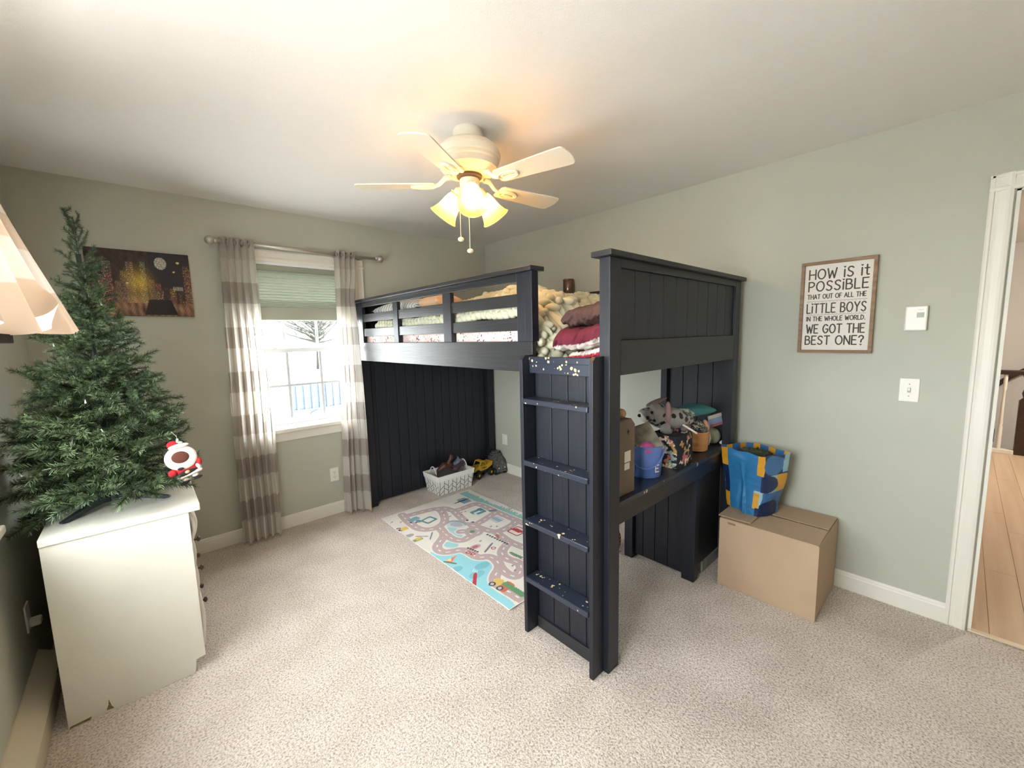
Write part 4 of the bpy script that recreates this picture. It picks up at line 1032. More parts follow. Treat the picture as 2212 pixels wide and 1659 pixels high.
def bfn(U, V):
    x = -1.405 + 1.28 * U; L = V * 1.98
    y = -0.32 - np.minimum(L, 1.72); drop = np.maximum(0, L - 1.70)
    m1 = 0.145 * np.exp(-((x + 0.55) / 0.30) ** 2 - ((y + 1.62) / 0.22) ** 2); m2 = 0.17 * np.exp(-((x + 1.0) / 0.20) ** 2 - ((y + 1.45) / 0.30) ** 2)
    m3 = 0.10 * np.exp(-((x + 1.08) / 0.16) ** 2 - ((y + 1.85) / 0.16) ** 2); m4 = 0.12 * np.exp(-((x + 0.30) / 0.20) ** 2 - ((y + 1.95) / 0.2) ** 2)
    f = 0.030 * wob(x * 4, y * 4, 21) + 0.018 * np.sin(18 * (x * .7 + y) + 3 * wob(x, y, 4))
    flat_ = smooth01((-y - 0.98) / 0.16); f = f * (0.15 + 0.85 * flat_)
    fade = smooth01((x + 1.41) / 0.16) * smooth01((-y - 0.30) / 0.2)
    top = 1.578 + (m1 + m2 + m3 + m4 + f) * fade
    top = np.where(y < -1.9, top - 0.02 * smooth01((-y - 1.9) / 0.14), top)
    zz = top - drop * (0.86 + 0.2 * np.sin(9 * x)); y2 = y - 0.045 * smooth01(drop / 0.06) + 0.03 * np.sin(12 * x + 1) * smooth01(drop / 0.1)
    h = (0.016 + 0.030 * flat_) * knit(x / 0.13 + 0.25 * wob(x * 2, y * 2, 8), L / 0.072 + 0.2 * wob(x * 3, y * 3, 18))
    onside = smooth01(drop / 0.08)
    return x, y2 - h * onside, zz + h * (1 - onside)


surf('knitted_body', bfn, 260, 330, KNIT, bk)
lp = MB(); gu, gv = 22, 46
for i in range(gu):
    for j in range(15, gv):
        u_ = (i + 0.5 + (0.25 if j % 2 else -0.25)) / gu; v_ = (j + 0.5) / gv
        q = bfn(np.array([u_]), np.array([v_])); h_ = 0.5 + 0.5 * math.sin(i * 12.9 + j * 78.2)
        lp.ell((q[0][0], q[1][0], q[2][0] - 0.007), (0.048, 0.022 + 0.003 * h_, 0.022 + 0.003 * h_), 10, 6, rotz((0.75 if i % 2 else -0.75) + PI / 2 + 0.4 * (h_ - 0.5)))
lo = lp.build('yarn_loops', KNIT, bk, smooth=True); lo['kind'] = 'stuff'
br = MB()
for i in range(38):
    y = -0.36 - i * 0.0455; zb = 1.572 + 0.006 * math.sin(i * 0.9) + (0.014 if y < -1.5 else 0)
    for s_ in (0, 1):
        br.ell((-1.414 + 0.010 * s_, y - 0.02 * s_, zb + 0.020 * s_), (0.021, 0.030, 0.025), 12, 8, Matrix.Rotation(0.6 if s_ == 0 else -0.6, 4, 'X'))
br.build('braided_edge', KNIT, bk, smooth=True)
bpy.data.objects['braided_edge']['kind'] = 'stuff'


def pillow(name, lab, c, sx, sy, sz, rx, ry, rzv, m, cat='pillow'):
    Mx = TR(*c) @ Matrix.Rotation(rzv, 4, 'Z') @ Matrix.Rotation(ry, 4, 'Y') @ Matrix.Rotation(rx, 4, 'X')
    vs = []; nu = 24; mb = MB()
    for side in (1, -1):
        g = []
        for i in range(nu + 1):
            for j in range(nu + 1):
                u, v = 2 * i / nu - 1, 2 * j / nu - 1
                e = (max(0, 1 - abs(u) ** 2.4) * max(0, 1 - abs(v) ** 2.4)) ** 0.45
                px_ = u * sx / 2 * (1 - 0.06 * (1 - v * v) * abs(u)); py_ = v * sy / 2 * (1 - 0.06 * (1 - u * u) * abs(v))
                g.append(Mx @ Vector((px_, py_, side * e * sz / 2 * (1 + 0.06 * math.sin(7 * u + 5 * v)))))
        fs = [(i * (nu + 1) + j, (i + 1) * (nu + 1) + j, (i + 1) * (nu + 1) + j + 1, i * (nu + 1) + j + 1) for i in range(nu) for j in range(nu)]
        mb.add(g, fs)
    o = mb.build(name, m, None, smooth=True)
    return tag(o, lab, cat)


def line_pillow_mat():
    m = mat('white_pillowcase_black_lines', (240, 236, 232), 0.9); N = m.node_tree.nodes; L = m.node_tree.links
    tc = N.new('ShaderNodeTexCoord'); wv = N.new('ShaderNodeTexWave'); wv.inputs['Scale'].default_value = 7.5; wv.inputs['Distortion'].default_value = 3.2; wv.inputs['Detail'].default_value = 1; wv.inputs['Detail Scale'].default_value = 0.5
    wv.bands_direction = 'Y'
    L.new(tc.outputs['Object'], wv.inputs['Vector']); r = N.new('ShaderNodeValToRGB'); r.color_ramp.interpolation = 'CONSTANT'
    r.color_ramp.elements[0].color = lin((34, 34, 40)) + (1,); r.color_ramp.elements[1].position = 0.045; r.color_ramp.elements[1].color = lin((240, 236, 232)) + (1,)
    L.new(wv.outputs['Fac'], r.inputs[0]); L.new(r.outputs[0], N['Principled BSDF'].inputs['Base Color']); return m


LPM = line_pillow_mat()
pillow('bed_pillow', 'white pillow with black curved lines at the head of the loft bed', (-1.15, -0.53, 1.69), 0.46, 0.72, 0.165, 0.0, 0.05, 0.02, LPM)
pillow('bed_pillow', 'beige pillow tinted as warm light behind the guard rail of the loft bed', (-1.22, -1.01, 1.71), 0.28, 0.22, 0.13, 0.0, 0.05, 0.1, mat('warm_lit_pillowcase', (226, 188, 150), 0.9, bump=(16, 0.01)))  # peach tint stands for warm light falling on the pillow
pillow('bed_pillow', 'taupe cushion peeking just above the guard rail cap', (-1.20, -0.42, 1.802), 0.24, 0.28, 0.06, 0.0, 0.05, 0.2, mat('taupe_plush', (150, 134, 120), 0.95))

# folded clothes in the ladder opening


def heap(name, lab, c, r, rz_, seed, m, cat, colfn=None, amp=0.22, fr=2.2, flat=0.35, nu=70, nv=46):
    """a crumpled pile of cloth: squashed blob with sharp folds, sitting on its base"""
    def fn(U, V):
        th = V * PI; ph = U * 2 * PI
        dx, dy, dz = np.sin(th) * np.cos(ph), np.sin(th) * np.sin(ph), np.cos(th)
        fo = 1 - np.abs(wob(dx * fr + dz, dy * fr - dz, seed, 4)) * amp * 1.6 + amp * 0.5 * wob(dx * fr * 2.2, dy * fr * 2.2 + dz * 2, seed + 1, 4)
        x = dx * r[0] * fo; y = dy * r[1] * fo; z = np.where(dz < 0, dz * flat, dz) * r[2] * fo
        ca, sa = math.cos(rz_), math.sin(rz_)
        return c[0] + x * ca - y * sa, c[1] + x * sa + y * ca, c[2] + z
    o = surf(name, fn, nu, nv, m, None, colfn, wrap=True)
    return tag(o, lab, cat)


JERS = mat('striped_jersey', (255, 255, 255), 0.85, attr='Col', bump=(700, 0.0003))


def jersey(name, lab, rows, seed, y0, y1, xf, xb):
    """folded jersey: a soft folded slab with a front edge; colour bands follow the front"""
    def fn(U, V):
        y = y0 + (y1 - y0) * U; a = V * 2 * PI
        prof_z = np.interp(U, [0, .15, .5, 1], rows[0]); base_z = np.interp(U, [0, .5, 1], rows[1])
        hz = (prof_z - base_z) / 2; cz = (prof_z + base_z) / 2
        ends = np.sqrt(np.clip(1 - (2 * U - 1) ** 14, 0, 1))
        d = 0.5 * (xb - xf); w = 0.010 * wob(U * 4, np.cos(a) * 1.5, seed) + 0.006 * wob(U * 9, np.sin(a) * 2, seed + 2)
        x = (xf + xb) / 2 - d * np.sign(np.cos(a)) * np.abs(np.cos(a)) ** 0.6 * ends + w
        z = cz + hz * np.sign(np.sin(a)) * np.abs(np.sin(a)) ** 0.75 * ends + w * 0.8 + 0.5 * (-0.0)
        return x, y, np.maximum(z, 1.353)

    def col(U, V, X, Y, Z):
        prof_z = np.interp(U, [0, .15, .5, 1], rows[0]); base_z = np.interp(U, [0, .5, 1], rows[1])
        t = (Z - base_z) / (prof_z - base_z + 1e-6)
        c = np.zeros((len(U), 3)) + lin(rows[2])
        for lo, hi, rgb in rows[3]: c[(t > lo) & (t < hi)] = lin(rgb)
        return c
    o = surf(name, fn, 90, 60, JERS, None, col)
    return tag(o, lab, 'clothing', 'clothes piled at the top of the ladder')


jersey('folded_jersey', 'maroon jersey with white stripes at the top of the ladder', ((1.455, 1.505, 1.50, 1.535), (1.394, 1.402, 1.447), (104, 26, 46), ((-.1, .24, (214, 200, 190)),)), 31, -2.19, -2.525, -1.40, -1.12)
jersey('folded_shirt', 'white and red shirt squeezed under the maroon jersey', ((1.385, 1.39, 1.40, 1.44), (1.353, 1.353, 1.353), (222, 212, 206), ((-.1, .35, (70, 30, 38)), (.35, .6, (176, 40, 56)))), 35, -2.28, -2.525, -1.395, -1.14)
jersey('folded_hoodie', 'brown garment folded on top of the maroon jersey', ((1.555, 1.60, 1.615, 1.655), (1.508, 1.518, 1.548), (84, 58, 52), ()), 41, -2.15, -2.525, -1.30, -1.00)
jersey('folded_towel', 'white towel edge tucked behind the maroon jersey', ((1.48, 1.495, 1.495, 1.495), (1.43, 1.44, 1.45), (232, 222, 214), ()), 45, -2.17, -2.40, -1.11, -0.98)
cd = thing('brown_jar', 'shiny brown cylindrical jar on the back ledge of the loft bed', 'jar', (-0.06, -1.195, 1.81))
MB().lathe([(0.043, 1.811), (0.045, 1.816), (0.045, 1.925), (0.043, 1.930)], 28, TR(-0.06, -1.195, 0)).build('jar', mat('brown_glaze', (92, 56, 44), 0.12, spec=0.8), cd, auto=40)
MB().lathe([(0.046, 1.930), (0.047, 1.933), (0.047, 1.942), (0.0, 1.943)], 28, TR(-0.06, -1.195, 0)).build('lid', mat('brown_lid', (78, 48, 40), 0.3), cd, auto=40)

# ================================================================== PLAY MAT
ROADS = [[(270, 760), (330, 830), (420, 890), (540, 885), (630, 835), (640, 780), (600, 715), (540, 710), (330, 765)],
         [(590, 872), (640, 925), (600, 985), (560, 1035), (600, 1080), (680, 1080), (780, 1055), (850, 1085), (920, 1130), (1010, 1112), (1080, 1150), (1112, 1210), (1060, 1280), (1060, 1340), (1150, 1400), (1300, 1490)],
         [(640, 925), (700, 970), (780, 985), (850, 950), (905, 915)], [(560, 712), (640, 700), (720, 735), (870, 672), (930, 668), (1090, 742), (1310, 835)],
         [(720, 735), (800, 810), (870, 850), (930, 830), (1030, 765), (1070, 742)], [(870, 850), (960, 880), (1080, 915), (1220, 845), (1245, 810)],
         [(1080, 915), (1180, 990), (1310, 1040)], [(1180, 1000), (1110, 1080), (1160, 1140), (1280, 1170), (1292, 1230), (1245, 1300), (1150, 1255), (1112, 1210)],
         [(840, 900), (860, 880), (900, 875), (930, 890), (925, 915), (890, 930), (850, 925), (840, 900)], [(770, 905), (840, 900)]]


def mp(p): q = px(800 + p[0] / 3.95, 920 + p[1] / 3.95, 2, 0.004); return (q.x, q.y)


MX0, MX1, MY0, MY1 = -1.505, -0.605, -1.972, -0.395


def seg_d(X, Y, pts):
    d = np.full(len(X), 9.0); tt = np.zeros(len(X)); acc = 0
    for a, b_ in zip(pts[:-1], pts[1:]):
        ax_, ay_ = a; bx_, by_ = b_; L2 = (bx_ - ax_) ** 2 + (by_ - ay_) ** 2 + 1e-12
        t = np.clip(((X - ax_) * (bx_ - ax_) + (Y - ay_) * (by_ - ay_)) / L2, 0, 1)
        e = np.hypot(X - ax_ - t * (bx_ - ax_), Y - ay_ - t * (by_ - ay_)); q = e < d
        d[q] = e[q]; tt[q] = acc + t[q] * math.sqrt(L2); acc += math.sqrt(L2)
    return d, tt


def inpoly(X, Y, poly):
    r = np.zeros(len(X), bool); n = len(poly)
    for i in range(n):
        x1, y1 = poly[i]; x2, y2 = poly[(i + 1) % n]
        c = ((y1 > Y) != (y2 > Y)) & (X < (x2 - x1) * (Y - y1) / (y2 - y1 + 1e-12) + x1); r ^= c
    return r


def chaikin(p, closed=False, n=2):
    for _ in range(n):
        q = []
        m_ = len(p) if closed else len(p) - 1
        for i in range(m_):
            a, b_ = p[i], p[(i + 1) % len(p)]; q += [(a[0] * .75 + b_[0] * .25, a[1] * .75 + b_[1] * .25), (a[0] * .25 + b_[0] * .75, a[1] * .25 + b_[1] * .75)]
        p = q if closed else [p[0]] + q + [p[-1]]
    return p


def matcol(U, V, X, Y, Z):
    c = np.zeros((len(X), 3)) + lin((228, 220, 208))
    c *= (1 + 0.04 * wob(X * 6, Y * 6, 2))[:, None]

    def poly(pts, rgb, closed=True):
        q = inpoly(X, Y, chaikin([mp(p) for p in pts], True, 2)); c[q] = lin(rgb)
    poly([(500, 1080), (540, 1085), (640, 1105), (780, 1080), (900, 1140), (1000, 1150), (1050, 1200), (1010, 1300), (1040, 1370), (1130, 1440), (1260, 1545), (1180, 1620), (950, 1440), (700, 1260), (500, 1130)], (150, 208, 216))
    poly([(630, 870), (720, 865), (765, 910), (805, 960), (740, 970), (690, 935)], (168, 206, 206)); poly([(615, 1010), (690, 980), (760, 1010), (740, 1040), (650, 1045)], (160, 208, 210))
    # teal skyline along the far edge
    e0, e1 = mp((800, 570)), mp((1310, 800)); xw = X; k = (Y - e0[1]) / (e1[1] - e0[1])
    lim = MX1 - 0.075 - 0.03 * np.floor(3 * (0.5 + 0.5 * wob(np.floor(Y / 0.028) * 0.31, Y * 0, 7))) / 3 * 1.0
    q = (X > MX1 - 0.135) & (X < lim + 0.03) & (Y < MY1 - 0.02); c[q] = lin((146, 190, 182))
    for r_ in ROADS:
        pts = chaikin([mp(p) for p in r_], False, 2); d, t = seg_d(X, Y, pts)
        c[d < 0.046] = np.maximum(c[d < 0.046], np.array(lin((232, 226, 218))))
    for r_ in ROADS:
        pts = chaikin([mp(p) for p in r_], False, 2); d, t = seg_d(X, Y, pts)
        c[d < 0.036] = lin((190, 168, 164))
        c[(d < 0.0042) & ((t % 0.07) < 0.030)] = lin((236, 230, 224))

    def blob(u, v, a, b_, rgb, rot=0.0, sq=2):
        x0, y0 = mp((u, v)); ca, sa = math.cos(rot), math.sin(rot); dx, dy = X - x0, Y - y0
        e = (np.abs((dx * ca + dy * sa) / a) ** sq + np.abs((-dx * sa + dy * ca) / b_) ** sq) < 1; c[e] = lin(rgb)
    T = (96, 140, 142); R_ = (186, 70, 72); DK = (70, 74, 78); G = (104, 146, 104); YL = (222, 186, 96)
    blob(920, 735, .060, .045, T, 0, 8); blob(920, 735, .045, .012, (210, 220, 214), 0, 8); blob(905, 760, .012, .03, (210, 220, 214), 0, 8); blob(940, 715, .02, .03, T, 0, 8)
    blob(800, 640, .045, .06, (130, 160, 168), 0, 8)
    for i in range(6): blob(740 + i * 16, 655 - i * 5, .04, .004, DK, 0.2, 8)
    blob(500, 805, .055, .05, T, 0.2, 8); blob(500, 805, .036, .03, (226, 220, 210), 0.2, 8); blob(370, 800, .05, .03, (126, 164, 176), 0.2, 6); blob(415, 815, .02, .028, (100, 140, 156), 0.2, 4)
    for s_ in (-1, 1): blob(370 + 22 * s_, 828, .010, .010, DK)
    for u, v in ((265, 890), (240, 885)): blob(u, v, .022, .022, DK); blob(u, v, .010, .010, (210, 200, 190))
    blob(292, 880, .03, .025, YL, 0, 4); blob(330, 940, .04, .025, (168, 164, 160)); blob(400, 975, .045, .02, (140, 156, 110), 0, 6); blob(440, 945, .006, .05, (130, 140, 146), 0.8, 4); blob(520, 940, .006, .06, (130, 140, 146), -0.7, 4); blob(410, 965, .02, .02, YL, 0, 4)
    blob(735, 835, .055, .085, (160, 164, 168), 0.5, 2); blob(728, 850, .05, .075, (210, 208, 204), 0.5, 2); blob(735, 845, .035, .055, (176, 180, 184), 0.5)
    blob(870, 905, .02, .02, G); blob(850, 808, .035, .016, (226, 222, 216), 0.6, 4)
    for s_ in (-14, 16): blob(850 + s_ * 1.6, 815 + s_ * .5, .011, .011, DK)
    blob(1080, 800, .045, .05, (198, 204, 206), 0, 8); blob(1080, 800, .02, .05, (160, 176, 186), 0, 8); blob(1045, 725, .035, .016, (120, 124, 148), -0.5, 4)
    blob(1255, 900, .06, .06, R_, 0, 8); blob(1255, 900, .05, .05, (226, 216, 208), 0, 8)
    for i in range(3): blob(1235 + i * 22, 895, .008, .05, R_, 0, 8)
    for i in range(9): blob(1000 + i * 21, 930 + i * 10, .010, .010, DK); blob(995 + i * 21, 938 + i * 11, .006, .006, (226, 220, 210))
    blob(1085, 945, .012, .03, (190, 110, 104), -.5, 4); blob(895, 1035, .045, .028, (206, 160, 160)); blob(895, 1035, .025, .015, (170, 110, 116)); blob(1010, 1040, .008, .07, (130, 118, 130), -1.1, 4); blob(1050, 1045, .018, .018, R_); blob(1050, 1045, .010, .010, (226, 216, 208))
    for i in range(5): blob(835 + i * 20, 1045 + i * 8, .009, .009, DK)
    for u, v in ((835, 1082), (875, 1095)): blob(u, v, .018, .018, R_); blob(u, v, .009, .009, (200, 180, 176))
    q = inpoly(X, Y, [mp(p) for p in ((640, 1150), (740, 1105), (690, 1172))]); c[q] = lin((222, 130, 90)); q = inpoly(X, Y, [mp(p) for p in ((640, 1150), (690, 1128), (690, 1160))]); c[q] = lin((232, 214, 170))
    blob(680, 1170, .008, .05, (120, 110, 84), 0.5, 4); blob(955, 1195, .055, .035, (126, 190, 200)); blob(740, 1225, .04, .03, (126, 190, 200)); blob(910, 1270, .055, .035, (130, 192, 202))
    for i in range(3): blob(880 + i * 14, 1235 + i * 8, .018, .004, (190, 226, 228), .6)
    blob(890, 1325, .012, .085, (186, 56, 70), -0.72, 4); blob(1155, 1375, .05, .035, (204, 110, 86), 0, 6); blob(1090, 1335, .035, .03, YL, .3, 4)
    for u, v in ((1040, 1352), (1105, 1388)): blob(u, v, .022, .022, DK); blob(u, v, .012, .012, (200, 190, 186))
    for i in range(9): blob(1150 + i * 19, 1350 + i * 12, .022, .016, G)
    for i in range(6): blob(1200 + i * 18, 1085 + i * 8, .012, .012, G); blob(1205 + i * 18, 1100 + i * 8, .003, .012, (120, 90, 70))
    for i in range(7): blob(1120 + i * 22, 690 + i * 10, .012, .008, (150, 176, 176), .5); blob(1180 + i * 4, 710 - (i % 2) * 14, .008, .004, (110, 100, 104))
    for u, v in ((620, 745), (680, 775), (780, 740), (810, 735), (780, 760), (1215, 1195), (1235, 1235), (1030, 860), (1080, 860), (940, 985), (185, 825), (260, 825)): blob(u, v, .012, .006, (150, 130, 120), .3, 4)
    bord = (np.minimum(np.minimum(X - MX0, MX1 - X), np.minimum(Y - MY0, MY1 - Y)) < 0.004); c[bord] = lin((236, 230, 222))
    return c


def mfn(U, V):
    x = MX0 + (MX1 - MX0) * U; y = MY0 + (MY1 - MY0) * V
    e = np.minimum(np.minimum(U, 1 - U) * .9, np.minimum(V, 1 - V) * 1.5); lift = np.exp(-e / 0.03)
    x = x + 0.004 * wob(V * 3, U * 0, 3) * np.where((U < .02) | (U > .98), 1, 0)
    return x, y, 0.0065 + 0.004 * np.maximum(0, wob(U * 2.2, V * 3.5, 5)) * (0.3 + lift)


pm = surf('play_mat', mfn, 260, 440, mat('printed_play_mat', (255, 255, 255), 0.85, attr='Col', bump=(400, 0.0004)), None, matcol, solid=0.003)
tag(pm, 'printed roads and lake play mat lying on the carpet', 'play mat')

# ================================================================== TOY BIN
bin_ = thing('fabric_storage_bin', 'white fabric bin with black chevron lines holding toys', 'storage bin', (-0.70, -0.22, 0))


def bin_mat():
    m = mat('white_bin_fabric', (234, 230, 224), 0.9, bump=(60, 0.003)); return m


bx0, bx1, by0, by1, bh = -0.895, -0.525, -0.325, -0.100, 0.185
mb = MB(); f = 0.022
def ring(z, g, th=0.0): return [(bx0 - g + th, by0 - g + th, z), (bx1 + g - th, by0 - g + th, z), (bx1 + g - th, by1 + g - th, z), (bx0 - g + th, by1 + g - th, z)]
r0, r1, r2, r3 = ring(0.002, 0), ring(bh, f), ring(bh, f, 0.006), ring(0.01, 0, 0.006)
mb.add(r0 + r1 + r2 + r3, [(3, 2, 1, 0)] + [(i, (i + 1) % 4, 4 + (i + 1) % 4, 4 + i) for i in range(4)] + [(4 + i, 4 + (i + 1) % 4, 8 + (i + 1) % 4, 8 + i) for i in range(4)] + [(8 + i, 8 + (i + 1) % 4, 12 + (i + 1) % 4, 12 + i) for i in range(4)] + [(12, 13, 14, 15)])
mb.build('body', bin_mat(), bin_, bevel=0.004)
cf = MB()
for a, b_ in (((bx0, by0), (bx1, by0)), ((bx0, by1), (bx1, by1)), ((bx0, by0), (bx0, by1)), ((bx1, by0), (bx1, by1))):
    pass
rA, rB = ring(bh - 0.045, f * 0.72 + 0.004), ring(bh + 0.004, f + 0.004); rC = ring(bh + 0.004, f, 0.008)
cf.add(rA + rB + rC, [(i, (i + 1) % 4, 4 + (i + 1) % 4, 4 + i) for i in range(4)] + [(4 + i, 4 + (i + 1) % 4, 8 + (i + 1) % 4, 8 + i) for i in range(4)])
cf.build('folded_cuff', mat('white_cuff_fabric', (240, 236, 230), 0.9), bin_, bevel=0.003)
BLK = mat('black_line_print', (58, 56, 56), 0.8)


def side_lines(face):
    mb = MB()
    def P3(u, w):     # u 0..1 along the side, w 0..1 up to the cuff
        z = 0.004 + w * (bh - 0.05); g = f * z / bh + 0.0012
        if face == 's': return Vector((bx0 + (bx1 - bx0) * u, by0 - g, z))
        return Vector((bx0 - g, by1 + (by0 - by1) * u, z))
    L0 = (bx1 - bx0) if face == 's' else (by1 - by0); n = int(L0 / 0.045)
    def st(a, b_):
        p, q = P3(*a), P3(*b_); d = (q - p).normalized(); nrm = Vector((0, -1, 0)) if face == 's' else Vector((-1, 0, 0)); s_ = d.cross(nrm) * 0.0022
        mb.add([p - s_, q - s_, q + s_, p + s_], [(0, 1, 2, 3)])
    for i in range(n + 1):
        u = i / n; st((u, 0), (u, 1))
        if i < n:
            for k in range(3):
                w0 = 0.05 + 0.36 * k + (0.18 if i % 2 else 0)
                if w0 + 0.26 < 1: st((u, w0 + (0.26 if i % 2 else 0)), (u + 1 / n, w0 + (0 if i % 2 else 0.26)))
    o = mb.build('chevron_print', BLK, bin_); o['kind'] = 'stuff'


side_lines('s'); side_lines('w')
RP = mat('white_rope', (214, 210, 204), 0.8)
for xx in (bx0 - 0.002, bx1 + 0.002):
    MB().tube([(xx + (0.012 if xx < -.7 else -0.012), -0.21 + 0.055 * math.cos(q), bh - 0.005 + 0.075 * math.sin(q)) for q in np.linspace(0.05, PI - 0.05, 15)], 0.0055, 8).build('rope_handle', RP, bin_, smooth=True)


def critter(name, lab, pts_list, m, cat='toy'):
    """toy animal: a chain of rounded body sections, limbs as tapering tubes; one mesh"""
    mb = MB()
    for pts, rs in pts_list: mb.tube([(p[0] * 1.0, p[1], .15 + (p[2] - .15) * 1.25 + .03) for p in pts], [r * 1.1 for r in rs], 10)
    o = mb.build(name, m, None, smooth=True); md = o.modifiers.new('smooth', 'REMESH'); md.mode = 'VOXEL'; md.voxel_size = 0.0045; md.use_smooth_shade = True
    return tag(o, lab, cat, 'toys in the fabric bin')


BRN = mat('brown_plastic', (92, 54, 40), 0.5, vary=(30, (70, 40, 32))); PUR = mat('plum_plastic', (98, 66, 70), 0.5, vary=(40, (66, 44, 58))); SLT = mat('slate_plastic', (112, 120, 134), 0.45, vary=(30, (88, 96, 110))); CHR = mat('charcoal_plastic', (70, 70, 68), 0.5)
critter('toy_horse', 'brown toy horse lying in the fabric bin', [([(-.80, -.16, .15), (-.74, -.17, .185), (-.66, -.18, .17)], [.02, .035, .028]), ([(-.70, -.18, .19), (-.665, -.185, .235), (-.655, -.18, .262)], [.02, .018, .014]), ([(-.655, -.18, .258), (-.638, -.185, .225)], [.015, .009]), ([(-.658, -.175, .262), (-.652, -.172, .282)], [.006, .002]), ([(-.79, -.15, .16), (-.83, -.16, .12)], [.012, .008]), ([(-.72, -.19, .16), (-.735, -.235, .15), (-.75, -.25, .12)], [.014, .010, .008])], BRN)
critter('toy_dinosaur', 'plum coloured toy dinosaur in the middle of the fabric bin', [([(-.72, -.27, .14), (-.66, -.265, .165), (-.60, -.25, .185), (-.575, -.24, .20)], [.012, .026, .020, .012]), ([(-.575, -.24, .20), (-.55, -.255, .192)], [.015, .008]), ([(-.66, -.27, .16), (-.655, -.30, .13)], [.013, .008]), ([(-.62, -.27, .17), (-.61, -.30, .14)], [.012, .007])], PUR)
critter('toy_shark', 'slate grey toy shark at the right of the fabric bin', [([(-.64, -.15, .165), (-.58, -.17, .185), (-.53, -.19, .18), (-.505, -.20, .165)], [.008, .034, .036, .014]), ([(-.565, -.17, .21), (-.575, -.165, .235)], [.012, .003])], SLT)
o = MB().prism([(0, 0), (.17, 0), (.19, .05), (.15, .12), (.02, .11), (-.02, .05)], 0, 0.018, TR(-.86, -.315, .155) @ Matrix.Rotation(0.18, 4, 'X') @ Matrix.Rotation(-0.08, 4, 'Y')).build('toy_tile', CHR, None, bevel=0.004)
tag(o, 'flat charcoal toy piece with ribs at the front of the bin', 'toy', 'toys in the fabric bin')
o.location = (0, 0, 0)

# ------------------------------------------------------------------ toy trucks
YEL = mat('yellow_toy_plastic', (214, 170, 46), 0.35); BKP = mat('black_toy_plastic', (30, 30, 32), 0.5); RUB = mat('black_rubber', (24, 24, 26), 0.75)


def toywheel(parent, x, y, z, r, w, hub, M):
    w_ = MB().lathe([(r * .5, -w / 2), (r * .86, -w / 2), (r, -w / 3), (r, w / 3), (r * .86, w / 2), (r * .5, w / 2)], 20, M @ TR(x, y, z) @ Matrix.Rotation(PI / 2, 4, 'X')).build('wheel', RUB, parent, auto=40)
    MB().lathe([(0, -w * .52), (r * .3, -w * .52), (r * .52, -w * .42), (r * .52, w * .42), (r * .3, w * .52), (0, w * .52)], 16, M @ TR(x, y, z) @ Matrix.Rotation(PI / 2, 4, 'X')).build('hub', hub, w_, auto=40)


MT = TR(-0.278, -0.165, 0) @ rotz(math.radians(4)) @ Matrix.Diagonal((0.86, 0.86, 1.0, 1))
tk = thing('toy_pickup_truck', 'yellow toy pickup truck with big black wheels beside the bin', 'toy truck', (-0.278, -0.165, 0))
XZ = Matrix(((1, 0, 0, 0), (0, 0, 1, 0), (0, 1, 0, 0), (0, 0, 0, 1)))
MB().prism([(-.15, .075), (-.15, .115), (-.135, .125), (-.075, .128), (.03, .122), (.14, .150), (.152, .140), (.135, .105), (.10, .095), (.055, .080), (-.055, .075), (-.085, .095), (-.12, .092)], -.058, .058, MT @ XZ).build('body', YEL, tk, bevel=0.004)
MB().prism([(-.12, .05), (.12, .05), (.13, .092), (-.13, .085)], -.05, .05, MT @ XZ).build('chassis', BKP, tk, bevel=0.004)
for s_ in (-.052, .052):
    MB().tube([MT @ Vector(q) for q in ((-.075, s_, .127), (-.045, s_, .172), (.012, s_, .175), (.035, s_, .124))], .005, 8).build('cab_frame', YEL, tk, smooth=True)
MB().box(-.048, .014, -.052, .052, .170, .177, M=MT).build('cab_roof', YEL, tk, bevel=0.003)
MB().box(.04, .14, -.048, .048, .124, .1265, M=MT).build('cargo_bed', BKP, tk)
for x in (-.10, .10):
    for y in (-.066, .066): toywheel(tk, x, y, .042, .042, .036, YEL, MT)
mb = MB(); strokes(mb, 'TONKA', -.045, .035, .096, .018, .0045, MT @ Matrix(((1, 0, 0, 0), (0, 0, -1, 0), (0, 1, 0, 0), (0, 0, 0, 1))), .0588); mb.build('door_lettering', BKP, tk)
MA = TR(-0.082, -0.200, 0) @ rotz(math.radians(-98)) @ Matrix.Diagonal((1.05, 1.0, 1.15, 1))
av = thing('toy_armoured_vehicle', 'charcoal grey toy armoured vehicle in the corner behind the pickup', 'toy vehicle', (-0.082, -0.200, 0))
GP = mat('charcoal_grey_toy', (108, 108, 102), 0.5, vary=(60, (60, 60, 60)))
MB().prism([(-.09, .04), (-.09, .16), (.0, .165), (.055, .135), (.085, .085), (.09, .045), (.07, .035)], -.058, .058, MA @ XZ).build('hull', GP, av, bevel=0.006)
MB().box(-.075, .01, -.045, .045, .163, .185, M=MA).box(-.06, -.01, -.035, .035, .183, .205, M=MA).build('roof_rack', GP, av, bevel=0.004)
MB().tube([MA @ Vector((-.03, 0, .21)), MA @ Vector((.035, 0, .215))], .008, 8).build('roof_gun', GP, av, smooth=True)
MB().box(.0, .052, -.045, .045, .002, .004, M=MA @ TR(.008, 0, .150) @ Matrix.Rotation(math.radians(29), 4, 'Y')).build('windshield', BKP, av)
for y in (-.036, .036): MB().ell(MA @ Vector((.0905, y, .068)), (.008, .008, .007), 10, 8).build('headlight', mat('white_dot', (226, 224, 218), .4), av, smooth=True)
MB().box(.066, .094, -.062, .062, .03, .045, M=MA).build('bumper', GP, av, bevel=0.003)
for x in (-.055, .05):
    for y in (-.056, .056): toywheel(av, x, y, .034, .034, .026, GP, MA)

